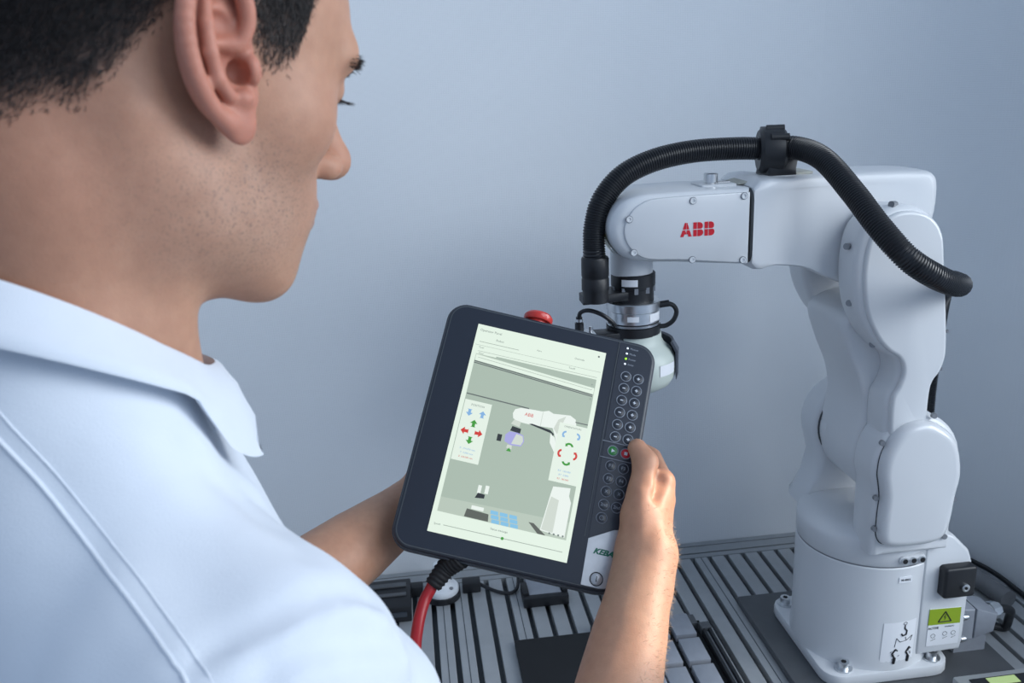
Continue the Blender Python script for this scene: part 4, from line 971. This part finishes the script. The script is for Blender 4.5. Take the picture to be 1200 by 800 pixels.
def f_shoes(p):
    q = np.stack([(p-NC)@tr, (p-NC)@tf, p[:, 2]-NC[2]], 1); q[:, 0] = np.abs(q[:, 0])
    d = s_chain(q, [(.10, -.06, -1.435), (.105, .05, -1.445), (.115, .15, -1.455)], [.044, .042, .034], .02)
    return np.maximum(d, -(q[:, 2]+1.488))
PERSON = thing('person', 'man in a white polo shirt seen over his shoulder, holding the tablet in both hands', 'person', (NC[0], NC[1], FLOOR))
def np_obj(name, P, Fc, m, parent, attr=None, smooth=True):
    me = bpy.data.meshes.new(name); L = np.array(root_loc(parent))
    me.from_pydata((P-L).tolist(), [], Fc.tolist()); me.update()
    for mm_ in (m if isinstance(m, (list, tuple)) else [m]): me.materials.append(MATS[mm_])
    me.polygons.foreach_set('use_smooth', [smooth]*len(me.polygons))
    if attr is not None:
        a = me.color_attributes.new('tint', 'FLOAT_COLOR', 'POINT'); a.data.foreach_set('color', (attr if attr.shape[1] == 4 else np.c_[attr, np.zeros(len(attr))]).ravel())
    o = bpy.data.objects.new(name, me); COL.objects.link(o); o.parent = parent; return o
def relax(P, Fc, it=2, lam=.5):
    for _ in range(it):
        acc = np.zeros_like(P); c = np.zeros(len(P))
        for a, b_ in ((0, 1), (1, 2), (2, 3), (3, 0)):
            np.add.at(acc, Fc[:, a], P[Fc[:, b_]]); np.add.at(acc, Fc[:, b_], P[Fc[:, a]]); np.add.at(c, Fc[:, a], 1); np.add.at(c, Fc[:, b_], 1)
        P = P+(acc/c[:, None]-P)*lam
    return P
def bbox(pts, pad): P = np.array(pts); return P.min(0)-pad, P.max(0)+pad
corners = h2w(np.array([(x, y, z) for x in (-.10, .10) for y in (-.13, .14) for z in (-.13, .15)]))
lo_, hi_ = bbox(np.r_[corners, neck_lo[None]], .02); lo_[2] = NC[2]-.10
Ph, Fh = surf_net(f_head, lo_, hi_, .0018); Ph = relax(Ph, Fh, 1, .35)
Pe, Fe = surf_net(f_ear_joined, *bbox([E0+EMt@A3(x, y, z) for x in (-.025, .03) for y in (-.045, .045) for z in (-.02, .018)], .004), .0008)
kv = f_ear(Pe) < .0075; kf_ = kv[Fe].all(1); Fe = Fe[kf_]; us_ = np.unique(Fe); rm_ = -np.ones(len(Pe), int); rm_[us_] = np.arange(len(us_)); Pe = Pe[us_]; Fe = rm_[Fe]
mir = lambda P: h2w(w2h(P)*A3(-1, 1, 1))
Pr_, Fr = surf_net(f_rarm, *bbox([SR, EL_R, WR_R, Tp(170, 60, 10), Tp(95, -80, -70), Tp(95, 50, 20)], .07), .0026); Pr_ = relax(Pr_, Fr, 1, .3)
Pl, Fl = surf_net(f_larm, *bbox([SL, EL_L, WR_L, Tp(-110, 70, -40), Tp(50, 20, -70), Tp(0, -80, -60)], .07), .0032); Pl = relax(Pl, Fl, 1, .4)
def hair_line(y): return np.interp(y, [-.12, -.10, -.074, -.065, -.050, -.043, -.036, -.031, -.027, -.015, -.002, .002, .013, .020, .029, .037, .040, .050, .060, .08], [-.052, -.050, -.045, -.038, -.031, -.018, -.003, .007, .018, .034, .033, .028, .014, .008, .009, .017, .044, .062, .078, .10])
def tint_head(P):
    p = w2h(P); base = np.tile(A3(.48, .265, .175), (len(P), 1))
    def blob(c, r): return np.exp(-(((p-np.array(c))/np.array(r))**2).sum(1))
    # beard shadow on jaw, chin and upper lip
    st_ = np.maximum.reduce([np.clip(blob((s*.05, .03, -.055), (.03, .05, .034))*1.4, 0, 1) for s in (1, -1)]+[blob((0, .09, -.07), (.04, .03, .035))])
    st_ = np.clip(st_, 0, 1)*(p[:, 2] < .03)
    base = base*(1-.35*st_[:, None])+A3(.36, .27, .215)*.35*st_[:, None]
    nape_shade = np.clip((-.02-p[:, 1])/.05, 0, 1)*np.clip((.02-p[:, 2])/.04, 0, 1); base = base*(1-.22*nape_shade[:, None]*A3(.8, 1, 1.1))  # shade on the back of the neck, painted into the skin tint
    red_ = np.clip(blob((0, .115, -.015), (.02, .02, .02))*.6+sum(blob((s*.045, .06, -.01), (.03, .03, .025)) for s in (1, -1))*.35+sum(blob((s*.06, -.05, -.06), (.05, .05, .05)) for s in (1, -1))*.30, 0, 1)
    base = base*(1-red_[:, None]*.5)+A3(.50, .205, .14)*red_[:, None]*.5
    hz = p[:, 2]-hair_line(p[:, 1]); hk = np.clip((hz+.002)/.016, 0, 1)*.86; base = base*(1-hk[:, None])+A3(.018, .016, .016)*hk[:, None]
    lip = np.clip(blob((0, .10, -.048), (.022, .014, .0085))*1.5, 0, 1); base = base*(1-lip[:, None]*.6)+A3(.42, .18, .15)*lip[:, None]*.6
    return np.c_[base, st_]
def tint_ear(P):
    k = np.clip(1-f_ear(P)/.003, 0, 1)[:, None]; return tint_head(P)*(1-k)+np.array((.50, .215, .15, 0))*k
tint_arm = lambda P: np.c_[np.zeros((len(P), 0)), np.tile(A3(.46, .255, .165), (len(P), 1))+np.outer(smooth_noise(P, 45, 2), A3(.02, -.012, -.012)), np.zeros(len(P))]
allP, allF, allT, off = [], [], [], 0
for P_, F_, t_ in ((Ph, Fh, tint_head(Ph)), (Pe, Fe, tint_ear(Pe)), (mir(Pe), Fe[:, ::-1], tint_ear(Pe)), (Pr_, Fr, tint_arm(Pr_)), (Pl, Fl, tint_arm(Pl))):
    allP.append(P_); allF.append(F_+off); allT.append(t_); off += len(P_)
def skin_mat():
    m = bpy.data.materials.new('skin'); m.use_nodes = True; nt = m.node_tree; b_ = nt.nodes['Principled BSDF']; MATS['skin'] = m
    at = nt.nodes.new('ShaderNodeAttribute'); at.attribute_name = 'tint'; tc = nt.nodes.new('ShaderNodeTexCoord')
    n1 = nt.nodes.new('ShaderNodeTexNoise'); n1.inputs['Scale'].default_value = 130; n1.inputs['Detail'].default_value = 5; nt.links.new(tc.outputs['Object'], n1.inputs['Vector'])
    r1 = nt.nodes.new('ShaderNodeValToRGB'); r1.color_ramp.elements[0].color = (.93, .89, .88, 1); r1.color_ramp.elements[1].color = (1.04, 1.02, 1.01, 1); r1.color_ramp.elements[0].position = .3; r1.color_ramp.elements[1].position = .7
    nt.links.new(n1.outputs['Fac'], r1.inputs['Fac'])
    mx = nt.nodes.new('ShaderNodeMix'); mx.data_type = 'RGBA'; mx.blend_type = 'MULTIPLY'; mx.inputs['Factor'].default_value = 1
    nt.links.new(at.outputs['Color'], mx.inputs['A']); nt.links.new(r1.outputs['Color'], mx.inputs['B']); n3 = nt.nodes.new('ShaderNodeTexNoise'); n3.inputs['Scale'].default_value = 800; n3.inputs['Detail'].default_value = 1; nt.links.new(tc.outputs['Object'], n3.inputs['Vector'])
    th = nt.nodes.new('ShaderNodeMapRange'); th.inputs[1].default_value = .56; th.inputs[2].default_value = .66; th.inputs[4].default_value = .55; nt.links.new(n3.outputs['Fac'], th.inputs[0])
    ml = nt.nodes.new('ShaderNodeMath'); ml.operation = 'MULTIPLY'; nt.links.new(th.outputs[0], ml.inputs[0]); nt.links.new(at.outputs['Alpha'], ml.inputs[1])
    m2 = nt.nodes.new('ShaderNodeMix'); m2.data_type = 'RGBA'; m2.inputs['B'].default_value = (.12, .09, .08, 1)
    nt.links.new(ml.outputs[0], m2.inputs['Factor']); nt.links.new(mx.outputs['Result'], m2.inputs['A']); nt.links.new(m2.outputs['Result'], b_.inputs['Base Color'])
    b_.inputs['Roughness'].default_value = .5; b_.inputs['Specular IOR Level'].default_value = .35
    b_.inputs['Subsurface Weight'].default_value = .18; b_.inputs['Subsurface Radius'].default_value = (1, .35, .2); b_.inputs['Subsurface Scale'].default_value = .006
    n2 = nt.nodes.new('ShaderNodeTexNoise'); n2.inputs['Scale'].default_value = 900; n2.inputs['Detail'].default_value = 3; nt.links.new(tc.outputs['Object'], n2.inputs['Vector'])
    bp = nt.nodes.new('ShaderNodeBump'); bp.inputs['Strength'].default_value = .25; bp.inputs['Distance'].default_value = .0006; nt.links.new(n2.outputs['Fac'], bp.inputs['Height']); nt.links.new(bp.outputs['Normal'], b_.inputs['Normal'])
skin_mat()
BODY = np_obj('body', np.concatenate(allP), np.concatenate(allF), 'skin', PERSON, np.concatenate(allT))
# --- shirt
mat('shirt', (.69, .735, .80, 1), .8, noise=.03, nscale=60, bump=.25, bscale=1400)
mat('trousers', (.03, .035, .05, 1), .8, noise=.2); mat('shoe', (.02, .02, .022, 1), .5)
lo_, hi_ = bbox([SR, SL, SR+(EL_R-SR)*.7, SL+(EL_L-SL)*.7, tw(.16, 0, 0), tw(-.16, 0, 0), tw(0, 0, -.67), tw(0, 0, .03)], .09)
Ps, Fs = surf_net(f_shirt, lo_, hi_, .0042); Ps = relax(Ps, Fs, 2, .35)
SHIRT = np_obj('polo_shirt', Ps, Fs, 'shirt', PERSON)
lo_, hi_ = bbox([tw(.2, .2, -.6), tw(-.2, -.2, -1.46), tw(.2, -.2, -.6), tw(-.2, .2, -1.46)], .02)
Pt, Ft = surf_net(f_trousers, lo_, hi_, .011); np_obj('trousers', relax(Pt, Ft, 1), Ft, 'trousers', PERSON)
lo_, hi_ = bbox([tw(.24, .2, -1.37), tw(-.2, -.2, -1.5), tw(.24, -.2, -1.37), tw(-.2, .2, -1.5)], .02)
Pt, Ft = surf_net(f_shoes, lo_, hi_, .009); np_obj('shoes', relax(Pt, Ft, 1), Ft, 'shoe', PERSON)
# collar: stand that folds over and falls outward, open at the throat
def collar(bm):
    n = 64; rows = []
    for i in range(n+1):
        al = math.radians(16+328*i/n); ca, sa = math.cos(al), math.sin(al)
        fr_ = max(0, 1-min(i, n-i)/14); kf = .66+.62*max(0, ca)**.8     # 1 at the two points
        d_ = tf*ca+tr*sa
        zt = .010-.050*ca+.026*max(0, ca-.5)+.005*fr_
        c_ = NC-.006*tf
        prof = [(.0600, zt-.034), (.0615, zt-.012), (.0635, zt-.002), (.0660, zt+.0015), (.0690, zt-.001), (.0745, zt-.012), (.0790, zt-.023*kf), (.0830-.002*fr_, zt-.033*kf+.004*fr_), (.0828, zt-.0355*kf+.004*fr_), (.0800, zt-.034*kf+.004*fr_), (.075, zt-.024*kf), (.070, zt-.012), (.0655, zt-.006), (.0640, zt-.015), (.0635, zt-.034)]
        row = []
        for j_, (r_, z_) in enumerate(prof):
            a2 = al+(1 if i < n/2 else -1)*fr_*math.radians((0, 0, 0, 0, 2, 12, 26, 44, 45, 41, 26, 12, 0, 0, 0)[j_]); dd_ = tf*math.cos(a2)+tr*math.sin(a2)
            row.append(bm.verts.new(tuple(c_+dd_*r_*(1+.10*fr_)+A3(0, 0, z_))))
        rows.append(row)
    m_ = len(rows[0])
    for a, b_ in zip(rows, rows[1:]):
        for j in range(m_): bm.faces.new((a[j], a[(j+1) % m_], b_[(j+1) % m_], b_[j]))
    bm.faces.new(rows[0]); bm.faces.new(rows[-1][::-1])
CO = part('collar', 'shirt', SHIRT, collar, 60)

# --- hair: tapered strands grown from the scalp
def mesh_normals(P, Fc):
    n = np.cross(P[Fc[:, 2]]-P[Fc[:, 0]], P[Fc[:, 3]]-P[Fc[:, 1]]); return n
def strands(P0, N0, D0, L, wd, bend, sub=2):
    """P0 roots, N0 normals, D0 unit directions; 3-sided tapering strands"""
    n = len(P0); side = np.cross(D0, N0); side /= np.linalg.norm(side, axis=1)[:, None]+1e-9; oth = np.cross(D0, side)
    rings = []
    for k in range(sub):
        t = k/sub; c = P0+D0*(L*t)[:, None]+bend*(L*t*t)[:, None]; w_ = wd*(1-.45*t)
        rings.append([c+side*w_, c-side*w_*.5+oth*w_*.87, c-side*w_*.5-oth*w_*.87])
    tip = P0+D0*L[:, None]+bend*L[:, None]
    Vs = np.concatenate([x for r in rings for x in r]+[tip]); Fs_ = []
    ar = np.arange(n)
    for k in range(sub-1):
        for j in range(3):
            a, b_ = (3*k+j)*n+ar, (3*k+(j+1) % 3)*n+ar; Fs_ += [np.stack([a, b_, b_+3*n], 1), np.stack([a, b_+3*n, a+3*n], 1)]
    k = sub-1
    for j in range(3): Fs_.append(np.stack([(3*k+j)*n+ar, (3*k+(j+1) % 3)*n+ar, 3*sub*n+ar], 1))
    return Vs, np.concatenate(Fs_)
def scatter(P, Fc, wgt, count):
    n = mesh_normals(P, Fc); ar = np.linalg.norm(n, axis=1); pr_ = ar*wgt; idx = rng.choice(len(Fc), count, p=pr_/pr_.sum())
    u_, v_ = rng.random((count, 1)), rng.random((count, 1)); Q = Fc[idx]
    pos = (P[Q[:, 0]]*(1-u_)+P[Q[:, 1]]*u_)*(1-v_)+(P[Q[:, 3]]*(1-u_)+P[Q[:, 2]]*u_)*v_
    return pos, n[idx]/(ar[idx][:, None]+1e-12)
mat('hair', (.016, .014, .014, 1), .42, noise=.4, nscale=300, col2=(.035, .028, .026, 1))
mat('hair_light', (.42, .30, .20, 1), .5)
cen = w2h(Ph[Fh].mean(1)); hz = cen[:, 2]-hair_line(cen[:, 1])+rng.normal(0, .003, len(cen))
pos, nrm = scatter(Ph, Fh, np.clip((hz+.003)/.016, 0, 1)*(cen[:, 2] > -.06), 90000)
lp = w2h(pos); ht = lp[:, 2]-hair_line(lp[:, 1]); nf = w2h(nrm+H0)
comb = np.tile(A3(0, -.35, -.9), (len(pos), 1)); comb[:, 1] += np.where(lp[:, 1] > .01, .35, -.2); comb += rng.normal(0, .33, comb.shape)
side_b = (np.abs(lp[:, 0]) > .05) & (lp[:, 1] > 0) & (lp[:, 2] < .05)
D_ = comb-nf*(comb*nf).sum(1)[:, None]; D_ /= np.linalg.norm(D_, axis=1)[:, None]; D_ = D_+nf*.42; D_ /= np.linalg.norm(D_, axis=1)[:, None]
Lh = np.clip(.0026+ht*.13, .0022, .014)*rng.uniform(.7, 1.2, len(pos))
Vh, Fhh = strands(pos, nrm, D_@HM.T, Lh, np.full((len(pos), 1), .00014), (-.25*nrm+A3(0, 0, -.12)), 2)
o = np_obj('hair', Vh, Fhh, 'hair', PERSON); o['kind'] = 'stuff'; o['label'] = 'short dark hair'
bvh = BVHTree.FromPolygons([tuple(v) for v in Ph], [tuple(int(i) for i in q) for q in Fh])
def on_head(l, push=0.0):
    w_ = h2w(np.array(l)[None])[0]; c, n_, i_, d_ = bvh.find_nearest(Vector(w_)); return np.array(c), np.array(n_)
for sg in (1, -1):
    ps, ns, ds = [], [], []
    for k in range(420):
        t = rng.random(); x_ = .013+.036*t; b_ = on_head((sg*x_, .105-.030*t*t-.0, .0325+.004*math.sin(t*3.0)+rng.normal(0, .0019)*(1.1-.6*t)))
        ps.append(b_[0]); ns.append(b_[1]); ds.append(unit(HM@A3(sg*(.75+.2*t), -.25*t, .38-.7*t)+b_[1]*.55+rng.normal(0, .15, 3)))
    vv, ff_ = strands(np.array(ps), np.array(ns), np.array(ds), rng.uniform(.004, .008, len(ps)), np.full((len(ps), 1), .00022), -.2*np.array(ns), 2)
    o = np_obj('eyebrow', vv, ff_, 'hair', PERSON); o['kind'] = 'stuff'
    ps, ns, ds = [], [], []
    for k in range(90):
        t = k/89; x_ = .019+.027*t; b_ = on_head((sg*x_, .100-.012*t, .0125-.002*math.cos(t*6.28)))
        ps.append(b_[0]); ns.append(b_[1]); ds.append(unit(HM@A3(sg*(-.3+1.0*t), .9, -.45)+rng.normal(0, .08, 3)))
    vv, ff_ = strands(np.array(ps), np.array(ns), np.array(ds), rng.uniform(.006, .009, len(ps)), np.full((len(ps), 1), .00018), np.tile(HM@A3(0, .1, .35), (len(ps), 1)), 2)
    o = np_obj('eyelashes', vv, ff_, 'hair', PERSON); o['kind'] = 'stuff'
# fine hair on the right forearm
ca_ = Pr_[Fr].mean(1); ax_ = unit(WR_R-EL_R); t_ = (ca_-EL_R)@ax_/np.linalg.norm(WR_R-EL_R); nn = mesh_normals(Pr_, Fr); nn /= np.linalg.norm(nn, axis=1)[:, None]+1e-12
wg = ((t_ > .1) & (t_ < 1.15))*np.clip(nn@unit(A3(.95, .2, .0))+.10, 0, 1)
pos, nrm = scatter(Pr_, Fr, wg, 2200)
dd = ax_*.35+A3(.0, .15, -.5)+nrm*.75+rng.normal(0, .25, pos.shape); dd /= np.linalg.norm(dd, axis=1)[:, None]
vv, ff_ = strands(pos, nrm, dd, rng.uniform(.003, .0085, len(pos)), np.full((len(pos), 1), .00011), -.25*nrm, 2)
o = np_obj('arm_hair', vv, ff_, 'hair_light', PERSON); o['kind'] = 'stuff'
# stitched armhole seams and shoulder seam on the shirt
sbvh = BVHTree.FromPolygons([tuple(v) for v in Ps], [tuple(int(i) for i in q) for q in Fs])
def seam_ring(c0, e1, e2, a0, a1, n, r):
    pts = []
    for i in range(n+1):
        a = a0+(a1-a0)*i/n; e = e1*math.cos(a)+e2*math.sin(a)
        h_ = sbvh.ray_cast(Vector(c0+e*.4), Vector(-e), .5)
        if h_[0] is not None: pts.append(np.array(h_[0])+np.array(h_[1])*.0004)
    return pts
for S_, E_, sg in ((SL, EL_L, -1),):
    axn = unit(tr*sg*.86+A3(0, 0, -.35)+tf*.25*0); up_ = unit(A3(0, 0, 1)-axn*axn[2]); fw = np.cross(axn, up_)
    pts = seam_ring(S_-axn*.018, up_, fw, -2.6, 2.6, 60, .0018)
    if len(pts) > 8:
        part('armhole_seam', 'shirt', SHIRT, lambda bm: (tube(bm, [Vector(p) for p in pts], .0016, 8), tube(bm, [Vector(p+np.array(axn)*-.006) for p in pts], .0009, 6)), 60)

line = catmull([(-.197, .372, .755), (-.1853, .3672, .7393), (-.176, .3627, .726), (-.1638, .3579, .7087), (-.1513, .3519, .6905), (-.137, .3417, .6745), (-.1206, .3249, .6618), (-.105, .3076, .6493), (-.0929, .2946, .6349), (-.085, .285, .60), (-.08, .285, .55)], 6)
pts = []
for p in line:
    c, n_, i_, d_ = sbvh.find_nearest(p); pts.append(np.array(c)+np.array(n_)*.0002)
sd = unit(A3(.6, .6, .5))
part('shoulder_seam', 'shirt', SHIRT, lambda bm: tube(bm, [Vector(p) for p in pts], .0011, 8), 60)
pts2 = []
for p in line:
    c, n_, i_, d_ = sbvh.find_nearest(p+Vector(sd*.008)); pts2.append(np.array(c)+np.array(n_)*.0001)
part('shoulder_stitching', 'shirt', SHIRT, lambda bm: tube(bm, [Vector(p) for p in pts2], .0006, 6), 60)

# button placket down the front
pl = []
for k in range(12):
    z_ = -.055-.014*k; rowp = []
    for r_ in (-.016, -.0135, .0135, .016):
        h_ = sbvh.ray_cast(Vector(tw(.4, r_, z_)), Vector(-tf), .6)
        if h_[0] is not None: rowp.append(np.array(h_[0])+tf*(.0016 if abs(r_) < .015 else -.001))
    if len(rowp) == 4: pl.append(rowp)
def placket(bm):
    vv_ = [[bm.verts.new(tuple(p)) for p in r] for r in pl]
    for a, b_ in zip(vv_, vv_[1:]):
        for j in range(3): bm.faces.new((a[j], a[j+1], b_[j+1], b_[j]))
PK = part('placket', 'shirt', SHIRT, placket, 60)
for k in (2, 6, 9):
    if k < len(pl):
        c_ = (pl[k][1]+pl[k][2])/2; part('button', 'label_white', SHIRT, lambda bm: cyl(bm, Vector(c_), Vector(c_+tf*.0025), .005, n=16))
